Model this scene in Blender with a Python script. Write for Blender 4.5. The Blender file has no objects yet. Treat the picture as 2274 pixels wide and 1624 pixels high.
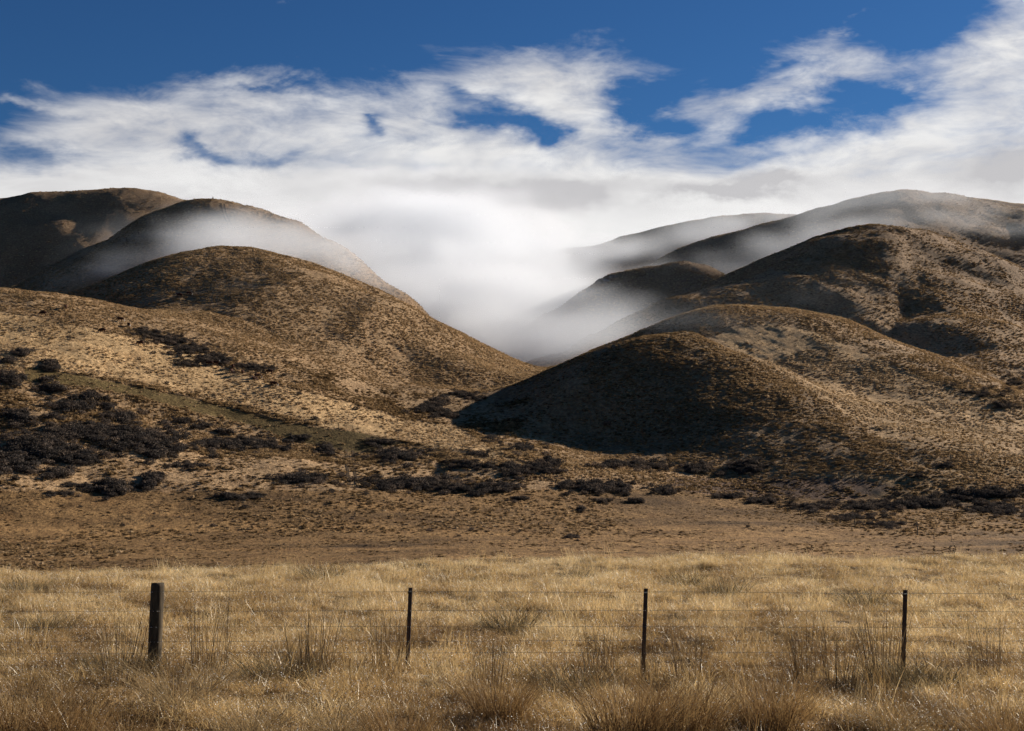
import bpy, math, random
import numpy as np
from mathutils import Vector, Matrix

# ------------------------------------------------------------------ camera, sky, sun, exposure
sc = bpy.context.scene
COL = sc.collection
rng = np.random.default_rng(7)
random.seed(7)

CAM_Z = 2.5
PITCH = math.atan(379 / 5333.3)
camd = bpy.data.cameras.new('camera')
camd.lens = 50
camd.sensor_width = 36
camd.clip_start = 0.1
camd.clip_end = 12000
cam = bpy.data.objects.new('camera', camd)
cam.location = (0, 0, CAM_Z)
cam.rotation_euler = (math.pi / 2 + PITCH, 0, 0)
COL.objects.link(cam)
sc.camera = cam

SUN_AZ = math.radians(55)       # clockwise from the view direction
SUN_EL = math.radians(22.0)
sund = bpy.data.lights.new('sun', 'SUN')
sund.energy = 5.0
sund.angle = math.radians(0.5)
sund.color = (1.0, 0.93, 0.83)
sun = bpy.data.objects.new('sun', sund)
sv = Vector((math.sin(SUN_AZ) * math.cos(SUN_EL), math.cos(SUN_AZ) * math.cos(SUN_EL), math.sin(SUN_EL)))
sun.rotation_euler = sv.to_track_quat('Z', 'Y').to_euler()
COL.objects.link(sun)

sc.view_settings.view_transform = 'Standard'
sc.view_settings.look = 'None'
sc.view_settings.exposure = 0.74
sc.view_settings.gamma = 1.0
sc.view_settings.use_curve_mapping = False
cy = sc.cycles
cy.use_denoising = True
cy.denoiser = 'OPENIMAGEDENOISE'
cy.denoising_input_passes = 'RGB_ALBEDO_NORMAL'
cy.denoising_prefilter = 'FAST'
cy.volume_bounces = 5
cy.max_bounces = 10
cy.diffuse_bounces = 3
cy.transmission_bounces = 4
cy.volume_step_rate = 1.3
cy.use_adaptive_sampling = True
cy.adaptive_threshold = 0.01
cy.sample_clamp_indirect = 6.0

FV = 50 / 36 * 2273             # focal length in layout units (the layout is 2273 x 1624 units)
CT, ST = math.cos(PITCH), math.sin(PITCH)


def ray(vx, vy):
    a = (np.asarray(vx, float) - 1136.5) / FV
    b = (812.0 - np.asarray(vy, float)) / FV
    return a, CT - b * ST, ST + b * CT


def W(vx, vy, d):
    """point at forward distance d on the sight line through layout point (vx, vy)"""
    x, y, z = ray(vx, vy)
    return np.array([x / y * d, d, CAM_Z + z / y * d])


def to_v(x, y, z):
    dz = z - CAM_Z
    f = y * CT + dz * ST
    u = -y * ST + dz * CT
    f = np.maximum(f, 1e-3)
    return 1136.5 + x / f * FV, 812.0 - u / f * FV


def azel(vx, vy):
    x, y, z = ray(vx, vy)
    return float(np.arctan2(x, y)), float(np.arctan2(z, np.hypot(x, y)))


# ------------------------------------------------------------------ node helpers
class NT:
    def __init__(self, tree):
        self.t = tree

    def n(self, typ, **kw):
        nd = self.t.nodes.new(typ)
        for k, v in kw.items():
            setattr(nd, k, v)
        return nd

    def put(self, sock, v):
        if isinstance(v, bpy.types.NodeSocket):
            self.t.links.new(v, sock)
        elif v is not None:
            sock.default_value = v

    def m(self, op, a, b=None, c=None, clamp=False):
        nd = self.n('ShaderNodeMath', operation=op, use_clamp=clamp)
        for i, v in enumerate((a, b, c)):
            if v is not None:
                self.put(nd.inputs[i], v)
        return nd.outputs[0]

    def vm(self, op, a, b=None):
        nd = self.n('ShaderNodeVectorMath', operation=op)
        self.put(nd.inputs[0], a)
        if b is not None:
            self.put(nd.inputs[1], b)
        return nd.outputs[0] if op not in ('DOT_PRODUCT', 'LENGTH') else nd.outputs['Value']

    def noise(self, vec, scale, detail=4, rough=.5, dist=0, lac=2.0, col=False):
        nd = self.n('ShaderNodeTexNoise')
        self.put(nd.inputs['Vector'], vec)
        nd.inputs['Scale'].default_value = scale
        nd.inputs['Detail'].default_value = detail
        nd.inputs['Roughness'].default_value = rough
        nd.inputs['Distortion'].default_value = dist
        nd.inputs['Lacunarity'].default_value = lac
        return nd.outputs['Color' if col else 'Fac']

    def mapr(self, v, a, b, c, d, kind='SMOOTHSTEP'):
        nd = self.n('ShaderNodeMapRange', interpolation_type=kind)
        self.put(nd.inputs['Value'], v)
        for k, x in zip(('From Min', 'From Max', 'To Min', 'To Max'), (a, b, c, d)):
            self.put(nd.inputs[k], x)
        return nd.outputs[0]

    def mix(self, f, a, b, mode='MIX'):
        nd = self.n('ShaderNodeMix', data_type='RGBA', blend_type=mode)
        self.put(nd.inputs[0], f)
        for i, v in ((6, a), (7, b)):
            if isinstance(v, tuple) and len(v) == 3:
                v = v + (1,)
            self.put(nd.inputs[i], v)
        return nd.outputs[2]

    def attr(self, name, typ='GEOMETRY', out='Fac'):
        nd = self.n('ShaderNodeAttribute', attribute_type=typ, attribute_name=name)
        return nd.outputs[out]


# ------------------------------------------------------------------ sky with clouds
wd = bpy.data.worlds.new('World')
sc.world = wd
wd.use_nodes = True
w = NT(wd.node_tree)
wd.node_tree.nodes.clear()
SKY_STRENGTH = 0.1
skyn = w.n('ShaderNodeTexSky', sky_type='NISHITA')
skyn.sun_disc = False
skyn.sun_elevation = SUN_EL
skyn.sun_rotation = SUN_AZ
skyn.altitude = 900
skyn.air_density = 1.0
skyn.dust_density = 0.2
skyn.ozone_density = 2.5
tc = w.n('ShaderNodeTexCoord')
dirv = w.vm('NORMALIZE', tc.outputs['Generated'])
sx = w.n('ShaderNodeSeparateXYZ')
w.put(sx.inputs[0], dirv)
X, Y, Z = sx.outputs
az = w.m('ARCTAN2', X, Y)
el = w.m('ARCSINE', Z)
# a deep, clear blue above the horizon
blue = w.n('ShaderNodeGamma')
w.put(blue.inputs[0], skyn.outputs[0])
blue.inputs[1].default_value = 1.25
skyc = w.mix(1.0, blue.outputs[0], (0.100, 0.175, 0.240), 'MULTIPLY')
stretch = w.vm('MULTIPLY', dirv, (1.0, 1.0, 2.1))
warp = w.noise(stretch, 5.0, 2, .5, col=True)
warped = w.vm('ADD', stretch, w.vm('MULTIPLY', w.vm('SUBTRACT', warp, (.5, .5, .5)), (.16, .16, .07)))
n_big = w.noise(warped, 6.5, 7, .58)
n_str = w.noise(w.vm('MULTIPLY', warped, (1, 1, 1.4)), 12.0, 8, .62, .35)
n_fin = w.noise(w.vm('MULTIPLY', warped, (1, 1, 1.5)), 30.0, 6, .6, .5)


ragged = w.n('ShaderNodeSeparateXYZ')
w.put(ragged.inputs[0], w.noise(stretch, 13.0, 5, .6, col=True))
azw = w.m('ADD', az, w.m('MULTIPLY', w.m('SUBTRACT', ragged.outputs[0], .5), .11))
elw = w.m('ADD', el, w.m('MULTIPLY', w.m('SUBTRACT', ragged.outputs[1], .5), .05))


def gauss(vx, vy, rx, ry, tilt=0.0):
    a0, e0 = azel(vx, vy)
    ra, re = rx / FV, ry / FV
    da = w.m('SUBTRACT', azw, a0)
    de = w.m('SUBTRACT', elw, e0)
    if tilt:
        de = w.m('SUBTRACT', de, w.m('MULTIPLY', da, tilt))
    q = w.m('ADD', w.m('POWER', w.m('DIVIDE', da, ra), 2), w.m('POWER', w.m('DIVIDE', de, re), 2))
    return w.m('EXPONENT', w.m('MULTIPLY', q, -1))


# upper edge of the cloud bank, as elevation over azimuth
edge = [(-300, 330), (0, 262), (120, 235), (230, 205), (330, 178), (480, 160), (640, 155), (760, 165), (850, 168), (930, 140), (1050, 122),
        (1180, 105), (1330, 100), (1430, 118), (1520, 150), (1600, 150), (1680, 118), (1790, 85), (1920, 65), (2010, 95), (2090, 75), (2150, 20), (2273, -40), (2600, -140)]
fc = w.n('ShaderNodeFloatCurve')
cv = fc.mapping.curves[0]
A0, A1 = -1.5, 1.5
pts = []
for vx, vy in edge:
    a, e = azel(vx, vy)
    pts.append(((a - A0) / (A1 - A0), e / 0.5))
pts = [(0.0, -.6), (.2, -.4)] + [(a, e + .0) for a, e in pts] + [(.82, -.4), (1.0, -.6)]
while len(cv.points) < len(pts):
    cv.points.new(0.5, 0.5)
for p, (a, b) in zip(cv.points, pts):
    p.location = (a, b)
fc.mapping.update()
w.put(fc.inputs['Value'], w.mapr(az, A0, A1, 0.0, 1.0, 'LINEAR'))
e_top = w.m('MULTIPLY', fc.outputs[0], 0.5)
below = w.m('SUBTRACT', e_top, el)                        # >0 inside the bank
ramp = w.mapr(below, -0.020, 0.036, -0.85, 0.42)
deep = w.mapr(el, azel(1136, 450)[1], azel(1136, 370)[1], 0.9, 0.0)
deep = w.m('MULTIPLY', deep, w.mapr(below, 0.0, .06, 0, 1))
D = w.m('ADD', ramp, deep)
holes = [(1080, 258, 130, 36, -.12, .85), (1190, 280, 60, 26, 0, .6), (1420, 225, 85, 52, -.15, .85), (1470, 290, 70, 26, 0, .40), (1640, 290, 90, 40, .1, .40),
         (1800, 262, 170, 44, .12, .85), (1900, 205, 70, 30, 0, .3), (1700, 345, 160, 22, .15, .38), (455, 325, 46, 26, -.4, .45), (510, 350, 70, 18, 0, .40),
         (620, 338, 50, 20, 0, .36), (820, 277, 38, 20, .2, .55), (95, 368, 130, 24, 0, .42), (300, 300, 60, 26, 0, .30), (640, 205, 130, 12, 0, .32),
         (560, 195, 80, 8, 0, .2), (1000, 215, 60, 12, 0, .22), (1960, 255, 60, 60, 0, .30), (2060, 210, 60, 40, .3, .28), (1760, 165, 130, 20, .15, .36), (1600, 195, 60, 24, 0, .2)]
for vx, vy, rx, ry, t, amp in holes:
    D = w.m('SUBTRACT', D, w.m('MULTIPLY', gauss(vx, vy, rx, ry, t), amp * 1.15))
# loose wisps out in the blue
for vx, vy, rx, ry, t, amp in [(30, 238, 120, 15, -.03, .62), (1890, 42, 90, 9, .05, .42), (150, 90, 60, 60, .3, .10), (1270, 12, 90, 10, 0, .16), (60, 195, 40, 24, 0, .22), (770, 5, 50, 10, 0, .2), (520, 190, 230, 36, -.05, .55), (250, 240, 150, 40, -.1, .35), (1230, 150, 150, 36, 0, .4), (1900, 330, 300, 40, -.1, .4)]:
    D = w.m('ADD', D, w.m('MULTIPLY', gauss(vx, vy, rx, ry, t), amp))
D = w.m('ADD', D, w.m('MULTIPLY', w.m('SUBTRACT', n_big, .5), 1.7))
D = w.m('ADD', D, w.m('MULTIPLY', w.m('SUBTRACT', n_str, .5), 1.25))
D = w.m('ADD', D, w.m('MULTIPLY', w.m('SUBTRACT', n_fin, .5), .80))
cover = w.mapr(D, -0.46, 0.78, 0.0, 1.0)
cover = w.m('POWER', cover, 0.85)
# thick grey bellies of the bank
grey = None
for vx, vy, rx, ry, amp in [(1090, 432, 230, 30, .50), (930, 448, 170, 22, .26), (1650, 412, 110, 18, .55), (1560, 425, 90, 14, .2), (2240, 375, 130, 50, .75),
                            (960, 400, 200, 20, .18), (90, 400, 170, 30, .22), (640, 320, 300, 60, .12), (1300, 420, 140, 18, .2), (240, 300, 300, 60, .15)]:
    g = w.m('MULTIPLY', gauss(vx, vy, rx, ry), amp)
    grey = g if grey is None else w.m('ADD', grey, g)
grey = w.m('MULTIPLY', grey, w.mapr(n_big, .3, .68, .45, 1.35))
grey = w.m('MULTIPLY', grey, w.mapr(n_str, .28, .70, .35, 1.9))
grey = w.m('ADD', grey, w.mapr(n_str, .34, .68, 0.34, 0.0))
grey = w.m('MINIMUM', grey, .62)
grey = w.m('MULTIPLY', grey, w.mapr(el, azel(1136, 505)[1], azel(1136, 455)[1], .15, 1.0))
CL = 5.2
cloudc = w.mix(grey, (CL, CL * .995, CL * .985), (CL * .44, CL * .43, CL * .46))
allc = w.mix(cover, skyc, cloudc)
bg = w.n('ShaderNodeBackground')
w.put(bg.inputs[0], allc)
bg.inputs[1].default_value = SKY_STRENGTH
wo = w.n('ShaderNodeOutputWorld')
w.put(wo.inputs[0], bg.outputs[0])

# ------------------------------------------------------------------ noise in numpy


def _h(ix, iy, seed):
    n = (ix.astype(np.int64) * 374761393 + iy.astype(np.int64) * 668265263 + seed * 974634777) & 0x7fffffff
    n = ((n ^ (n >> 13)) * 1274126177) & 0x7fffffff
    n = n ^ (n >> 16)
    return (n & 0xffff) / 65535.0


def vnoise(x, y, seed=0):
    ix, iy = np.floor(x), np.floor(y)
    fx, fy = x - ix, y - iy
    fx, fy = fx * fx * (3 - 2 * fx), fy * fy * (3 - 2 * fy)
    a, b = _h(ix, iy, seed), _h(ix + 1, iy, seed)
    c, d = _h(ix, iy + 1, seed), _h(ix + 1, iy + 1, seed)
    return (a + (b - a) * fx) * (1 - fy) + (c + (d - c) * fx) * fy - .5


def fbm(x, y, seed=0, octv=4, rough=.5):
    s, a, f = 0, 1, 1
    for o in range(octv):
        s = s + a * vnoise(x * f + o * 17.3, y * f - o * 9.1, seed + o)
        a *= rough
        f *= 2.03
    return s


def vnoise3(x, y, z, seed=0):
    iz = np.floor(z)
    fz = z - iz
    fz = fz * fz * (3 - 2 * fz)
    izi = iz.astype(np.int64)
    # offset the lattice per layer
    a = vnoise(x + izi * 37.0, y + izi * 91.0, seed)
    b = vnoise(x + (izi + 1) * 37.0, y + (izi + 1) * 91.0, seed)
    return a * (1 - fz) + b * fz


# ------------------------------------------------------------------ terrain
# name: (crest polyline of (layout x, layout y, distance), slope, crest rounding)
RIDGES = {
    'left_front_hill': [
        ([(-500, 560, 480), (-300, 600, 465), (0, 642, 448), (140, 655, 446), (300, 690, 455), (400, 700, 478)], .42, 26),
        ([(300, 695, 455), (450, 765, 432), (600, 832, 412), (850, 935, 388), (1010, 985, 374)], .40, 56),
        ([(-300, 880, 360), (0, 890, 362), (200, 900, 362), (400, 950, 356), (600, 1000, 350)], .26, 30)],
    'left_middle_hill': [
        ([(-100, 800, 640), (225, 665, 600), (340, 610, 585), (430, 566, 572), (500, 548, 565), (560, 548, 560), (640, 567, 545), (720, 603, 530), (850, 658, 522), (1000, 722, 520),
          (1100, 773, 518), (1210, 835, 514), (1290, 880, 510)], .43, 18),
        ([(600, 560, 552), (560, 640, 520), (500, 700, 490)], .5, 30),
        ([(850, 690, 515), (900, 770, 480), (930, 850, 450)], .42, 26)],
    'left_back_hill': [
        ([(-200, 800, 840), (45, 638, 800), (250, 533, 780), (380, 463, 760), (440, 443, 750), (480, 443, 745), (560, 458, 740), (650, 488, 735), (740, 532, 730), (880, 642, 722), (1000, 770, 715)], .78, 14)],
    'left_far_hill': [
        ([(-400, 480, 1000), (-100, 458, 1000), (0, 443, 1000), (100, 426, 1000), (200, 422, 1000), (290, 417, 1000), (350, 427, 1000), (420, 450, 1000), (560, 520, 1000), (700, 600, 1000)], .88, 22)],
    'right_front_hill': [
        ([(1510, 735, 442), (1640, 788, 426), (1760, 858, 406), (1880, 938, 386), (1985, 992, 368)], .65, 36)],
    'right_middle_hill': [
        ([(1215, 850, 560), (1350, 785, 555), (1440, 735, 550), (1500, 702, 548), (1600, 674, 545), (1730, 674, 540), (1800, 694, 525), (1900, 744, 505), (2000, 782, 485), (2150, 832, 462),
          (2273, 872, 448), (2500, 960, 420)], .29, 20)],
    'right_back_hill': [
        ([(1250, 800, 660), (1300, 748, 660), (1400, 695, 665), (1500, 655, 675), (1600, 628, 685), (1700, 604, 695), (1760, 574, 705), (1850, 524, 725), (1950, 500, 742), (2050, 508, 740),
          (2150, 555, 720), (2273, 645, 680), (2450, 760, 640)], .48, 26),
        ([(1950, 500, 742), (2020, 600, 680), (2120, 700, 620), (2273, 790, 560), (2400, 860, 520)], .42, 30)],
    'right_spur_hill': [
        ([(1130, 770, 840), (1180, 725, 830), (1230, 693, 820), (1300, 644, 815), (1360, 608, 810), (1450, 593, 805), (1520, 578, 800), (1560, 588, 795), (1600, 615, 780), (1640, 650, 760)], .60, 10)],
    'right_summit_hill': [
        ([(1280, 720, 1060), (1400, 620, 1040), (1515, 553, 1030), (1615, 521, 1010), (1749, 488, 990), (1830, 462, 980), (1898, 443, 970), (1970, 428, 960), (2020, 421, 950), (2100, 431, 940),
          (2200, 448, 930), (2273, 463, 920), (2500, 540, 900)], .50, 26),
        ([(2100, 431, 940), (2180, 500, 860), (2273, 560, 820), (2500, 650, 760)], .5, 24)],
    'right_far_hill': [
        ([(880, 600, 1260), (1010, 573, 1250), (1200, 558, 1250), (1310, 548, 1240), (1400, 523, 1230), (1500, 498, 1220), (1600, 481, 1210), (1700, 473, 1200), (1800, 478, 1190), (2000, 520, 1180)], .6, 16),
        ([(1950, 520, 1320), (2060, 445, 1310), (2150, 436, 1300), (2273, 448, 1290), (2500, 500, 1270)], .5, 20)],
}
HN = list(RIDGES)


def smax(a, b, k):
    return np.maximum(a, b) + np.maximum(k - np.abs(a - b), 0) ** 2 / (4 * k)


def seg_h(x, y, P, s, r, rug):
    ds, hs = [], []
    for A, B in zip(P[:-1], P[1:]):
        dx, dy = B[0] - A[0], B[1] - A[1]
        t = np.clip(((x - A[0]) * dx + (y - A[1]) * dy) / (dx * dx + dy * dy + 1e-9), 0, 1)
        ds.append(np.hypot(x - A[0] - t * dx, y - A[1] - t * dy))
        hs.append(A[2] + t * (B[2] - A[2]))
    ds, hs = np.array(ds), np.array(hs)
    dm = ds.min(0)
    wt = np.exp(-(ds - dm) / 7.0)
    return (hs * wt).sum(0) / wt.sum(0) - s * (np.sqrt(dm * dm + r * r) - r) * rug


def edge_y(x):
    return 37.0 + 0.22 * x + 1.2 * np.sin(x * .31 + 1) + .8 * np.sin(x * .93 + 2)


def base_h(x, y):
    far = np.interp(y, [0, 80, 180, 250, 315, 345, 375, 460, 700, 1000, 1300, 2500, 6000], [-9, -9.3, -9.9, -9.6, -6.5, -2.0, 3.0, 16.0, 46, 80, 95, 110, 110])
    far = far + 1.2 * fbm(x / 60, y / 90, 5, 3) * np.clip((y - 60) / 100, 0, 1)
    far = far + np.clip((np.abs(x) - 230) / 300, 0, 1) * 20 * np.clip((y - 250) / 300, 0, 1)
    # the apron rising at the right edge of the plain
    ax_, ay_ = (x - 118) / 60, (y - 372) / 42
    far = far + 6.0 * np.exp(-(ax_ ** 2 + ay_ ** 2))
    field = 0.12 * fbm(x / 4, y / 4, 9, 3) + .14 * fbm(x / 1.3, y / 1.3, 15, 3)
    e = edge_y(x)
    t = np.clip((y - e) / 34.0, 0, 1)
    t = t * t * (3 - 2 * t)
    return field * (1 - t) + far * t


def height(x, y, want_id=False):
    x = np.asarray(x, float)
    y = np.asarray(y, float)
    rug = 1 + .17 * fbm(x / 70, y / 70, 21, 3, .5)
    wx = x + 4 * fbm(x / 55, y / 55, 31, 3)
    wy = y + 4 * fbm(x / 55, y / 55, 41, 3)
    base = base_h(x, y)
    h = base
    ids = np.zeros(x.shape, np.int32)
    top = base.copy()
    for i, nme in enumerate(HN):
        hh = None
        for pl, s, r in RIDGES[nme]:
            P = [W(*p) for p in pl]
            q = seg_h(wx, wy, P, s, r, rug if nme != 'right_front_hill' else 1 + (rug - 1) * .3)
            hh = q if hh is None else smax(hh, q, 3.0)
        if want_id:
            m = hh > top
            ids[m] = i + 1
            top = np.maximum(top, hh)
        h = smax(h, hh, 10.0 if nme.startswith('right') else 7.0)
    on = np.clip((h - base) / 6, 0, 1)
    gul = fbm(x / 26, y / 26, 61, 3, .55)
    h = h + on * (1.0 * gul + .5 * np.abs(fbm(x / 13, y / 13, 71, 3)) - .2 - .8 * (1 - np.exp(-((x - 70) ** 2 + (y - 415) ** 2) / 65 ** 2)) * np.clip(1 - 3.2 * np.abs(fbm(x / 62 + .35 * fbm(x / 30, y / 30, 67, 2), y / 62, 65, 3)), 0, 1) ** 2)
    h = h + np.clip((y - 90) / 150, 0, 1) * (.30 * fbm(x / 3.2, y / 3.2, 81, 3, .6))
    # back of the scene sinks away into the cloud
    return (h, ids) if want_id else h


AZ = np.concatenate([np.radians(np.linspace(-180, -30, 40)[:-1]), np.radians(np.linspace(-30, -22, 30)[:-1]), np.radians(np.linspace(-22, 22, 560)),
                     np.radians(np.linspace(22, 30, 30)[1:]), np.radians(np.linspace(30, 180, 40)[1:])])
RR = np.concatenate([np.linspace(.6, 12, 14)[:-1], np.linspace(12, 50, 170)[:-1], np.linspace(50, 60, 6)[:-1], np.linspace(60, 150, 30)[:-1], np.linspace(150, 320, 110)[:-1], np.linspace(320, 580, 300)[:-1],
                     np.linspace(580, 860, 200)[:-1], np.linspace(860, 1350, 160)[:-1], np.geomspace(1350, 6000, 20)])
GA, GR = np.meshgrid(AZ, RR, indexing='ij')
TX, TY = GR * np.sin(GA), GR * np.cos(GA)
TZ, TID = height(TX, np.maximum(TY, -20), True)
TZ = np.where(TY < 5, np.where(GR < 400, base_h(TX, np.full_like(TX, 2.0)), TZ), TZ)
nA, nR = TZ.shape
_pv = to_v(TX, TY, TZ)[1] + 8 * fbm(TX / 14, TY / 14, 93, 3)
TID[(_pv > 1090) & (GR > 60) & (GR < 430) & (TY > 20)] = 0
# normals of the whole sheet
dA = np.stack([np.gradient(TX, axis=0), np.gradient(TY, axis=0), np.gradient(TZ, axis=0)], -1)
dR = np.stack([np.gradient(TX, axis=1), np.gradient(TY, axis=1), np.gradient(TZ, axis=1)], -1)
TN = np.cross(dA, dR)
TN /= np.linalg.norm(TN, axis=-1, keepdims=True) + 1e-12
TN[TN[..., 2] < 0] *= -1
TEL = (TZ - CAM_Z) / GR                                     # tangent of the elevation angle
TMAX = np.maximum.accumulate(TEL, axis=1)


def ground(x, y):
    a = np.arctan2(x, y)
    r = np.hypot(x, y)
    fa = np.interp(a, AZ, np.arange(nA))
    fr = np.interp(r, RR, np.arange(nR))
    ia = np.clip(fa.astype(int), 0, nA - 2)
    ir = np.clip(fr.astype(int), 0, nR - 2)
    ta, tr = fa - ia, fr - ir
    return ((TZ[ia, ir] * (1 - tr) + TZ[ia, ir + 1] * tr) * (1 - ta) + (TZ[ia + 1, ir] * (1 - tr) + TZ[ia + 1, ir + 1] * tr) * ta)


def gnormal(x, y):
    ia = np.clip(np.rint(np.interp(np.arctan2(x, y), AZ, np.arange(nA))).astype(int), 0, nA - 1)
    ir = np.clip(np.rint(np.interp(np.hypot(x, y), RR, np.arange(nR))).astype(int), 0, nR - 1)
    return TN[ia, ir]


def hit(vx, vy, rmin=0.0):
    """first terrain point on the sight line through layout point(s); NaN where it meets sky"""
    vx = np.atleast_1d(np.asarray(vx, float))
    vy = np.atleast_1d(np.asarray(vy, float))
    x, y, z = ray(vx, vy)
    a = np.arctan2(x, y)
    tel = z / np.hypot(x, y)
    out = np.full((len(vx), 3), np.nan)
    ia = np.interp(a, AZ, np.arange(nA))
    j0 = int(np.searchsorted(RR, rmin))
    for k in range(len(vx)):
        i = min(int(ia[k]), nA - 2)
        t = ia[k] - i
        col = TEL[i] * (1 - t) + TEL[i + 1] * t
        m = np.nonzero(col[j0:] >= tel[k])[0]
        if len(m):
            j = m[0] + j0
            if j > j0:
                f = (tel[k] - col[j - 1]) / (col[j] - col[j - 1] + 1e-12)
                r = RR[j - 1] + f * (RR[j] - RR[j - 1])
            else:
                r = RR[j]
            out[k] = (r * np.sin(a[k]), r * np.cos(a[k]), CAM_Z + tel[k] * r)
    return out


TVX, TVY = to_v(TX, TY, TZ)

# ------------------------------------------------------------------ ground colour masks: plant cover, plus the right slope's sunlit look


def in_poly(px, py, poly):
    ins = np.zeros(px.shape, bool)
    n = len(poly)
    for i in range(n):
        x1, y1 = poly[i]
        x2, y2 = poly[(i + 1) % n]
        if y1 == y2:
            continue
        c = ((y1 > py) != (y2 > py)) & (px < (x2 - x1) * (py - y1) / (y2 - y1) + x1)
        ins ^= c
    return ins


wob = 9 * fbm(TX / 9, TY / 9, 91, 3) + np.where(GR > 362, 26, 4) * fbm(TX / 24, TY / 24, 95, 3)
QX, QY = TVX + wob, TVY + wob * .5
front = (GR > 150) & (GR < 560) & (TY > 0)
OLIVE = [(60, 815), (150, 832), (340, 868), (500, 905), (640, 938), (720, 952), (800, 962), (900, 985), (830, 1000), (780, 1005), (740, 1000), (640, 975), (560, 945), (440, 918), (300, 880), (190, 862), (60, 850)]
OLIVE2 = [(2090, 1040), (2180, 1022), (2420, 1015), (2420, 1062), (2150, 1056)]
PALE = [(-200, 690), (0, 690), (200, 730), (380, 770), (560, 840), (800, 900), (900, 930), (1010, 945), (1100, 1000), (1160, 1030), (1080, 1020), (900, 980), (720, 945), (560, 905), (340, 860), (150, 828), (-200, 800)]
PALE2 = [(1590, 752), (1700, 715), (1820, 740), (1950, 800), (2100, 860), (2420, 950), (2420, 1015), (2100, 1000), (1975, 985), (1890, 930), (1770, 850), (1650, 785)]  # pale grass, stretched to put the sunlit hillside look into the colour
APRON = [(1750, 1050), (1920, 992), (2100, 990), (2420, 1000), (2420, 1095), (2000, 1110), (1850, 1075)]
m_olive = np.where(front, np.maximum(in_poly(QX, QY, OLIVE).astype(float), .45 * in_poly(QX, QY, OLIVE2)), 0.0)
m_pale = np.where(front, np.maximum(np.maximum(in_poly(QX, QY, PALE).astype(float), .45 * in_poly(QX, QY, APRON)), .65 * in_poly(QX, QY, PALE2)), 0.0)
isfield = ((TY > -50) & (TY < edge_y(TX) + 3) & (TID == 0)) | (GR < 45) | (TY < 5)
m_plain = ((TID == 0) & ~isfield & (GR < 345)).astype(float)
heath = in_poly(QX, QY, [(1480, 1062), (1900, 1060), (2000, 1085), (1880, 1110), (1600, 1100), (1480, 1085)]) & front

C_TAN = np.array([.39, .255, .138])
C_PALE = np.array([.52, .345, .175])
C_OLIVE = np.array([.150, .104, .040])
C_PLAIN = np.array([.225, .133, .056])
C_HEATH = np.array([.17, .105, .075])
C_FIELD = np.array([.20, .125, .052])
C_FAR = np.array([.27, .175, .10])
colr = np.broadcast_to(C_TAN, TZ.shape + (3,)).copy()


def blend(m, c):
    global colr
    colr = colr * (1 - m[..., None]) + c * m[..., None]


blend(np.clip((GR - 620) / 160, 0, 1), C_FAR)
blend(m_plain, C_PLAIN)
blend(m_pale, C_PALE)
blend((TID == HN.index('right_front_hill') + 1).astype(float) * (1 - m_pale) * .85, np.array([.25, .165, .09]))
blend(heath.astype(float) * .8, C_HEATH)
blend(m_olive, C_OLIVE)
blend(isfield.astype(float), C_FIELD)
colr *= (1 + .35 * fbm(TX / 22, TY / 22, 101, 4, .6) + m_plain * .85 * fbm(TX / 26, TY / 9, 107, 4, .6))[..., None]


def tag(o, label=None, cat=None, group=None, kind=None):
    if label:
        o['label'] = label
    if cat:
        o['category'] = cat
    if group:
        o['group'] = group
    if kind:
        o['kind'] = kind
    return o


# ------------------------------------------------------------------ materials
def new_mat(name):
    m = bpy.data.materials.new(name)
    m.use_nodes = True
    m.node_tree.nodes.clear()
    return m, NT(m.node_tree)


def out_surface(t, s):
    o = t.n('ShaderNodeOutputMaterial')
    t.put(o.inputs['Surface'], s)


M_GROUND, g = new_mat('dry_grass_ground')
geo = g.n('ShaderNodeNewGeometry')
pos = geo.outputs['Position']
base = g.attr('tone', out='Color')
n1 = g.noise(pos, .9, 6, .65)
n2 = g.noise(g.vm('MULTIPLY', pos, (1.0, .35, 3.0)), 2.2, 5, .6)
n3 = g.noise(pos, .16, 4, .6)
c1 = g.mix(g.mapr(n1, .35, .68, 0, 1), g.mix(1.0, base, (.62, .58, .52), 'MULTIPLY'), g.mix(1.0, base, (1.25, 1.24, 1.2), 'MULTIPLY'))
c1 = g.mix(g.mapr(n3, .48, .7, 0, .45), c1, g.mix(1.0, base, (.62, .52, .44), 'MULTIPLY'))
bs = g.n('ShaderNodeBsdfPrincipled')
g.put(bs.inputs['Base Color'], c1)
bs.inputs['Roughness'].default_value = .9
bs.inputs['Specular IOR Level'].default_value = .1
bmp = g.n('ShaderNodeBump')
bmp.inputs['Strength'].default_value = .9
bmp.inputs['Distance'].default_value = .55
g.put(bmp.inputs['Height'], g.m('ADD', n1, g.m('MULTIPLY', n2, .8)))
g.put(bs.inputs['Normal'], bmp.outputs[0])
out_surface(g, bs.outputs[0])


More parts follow.
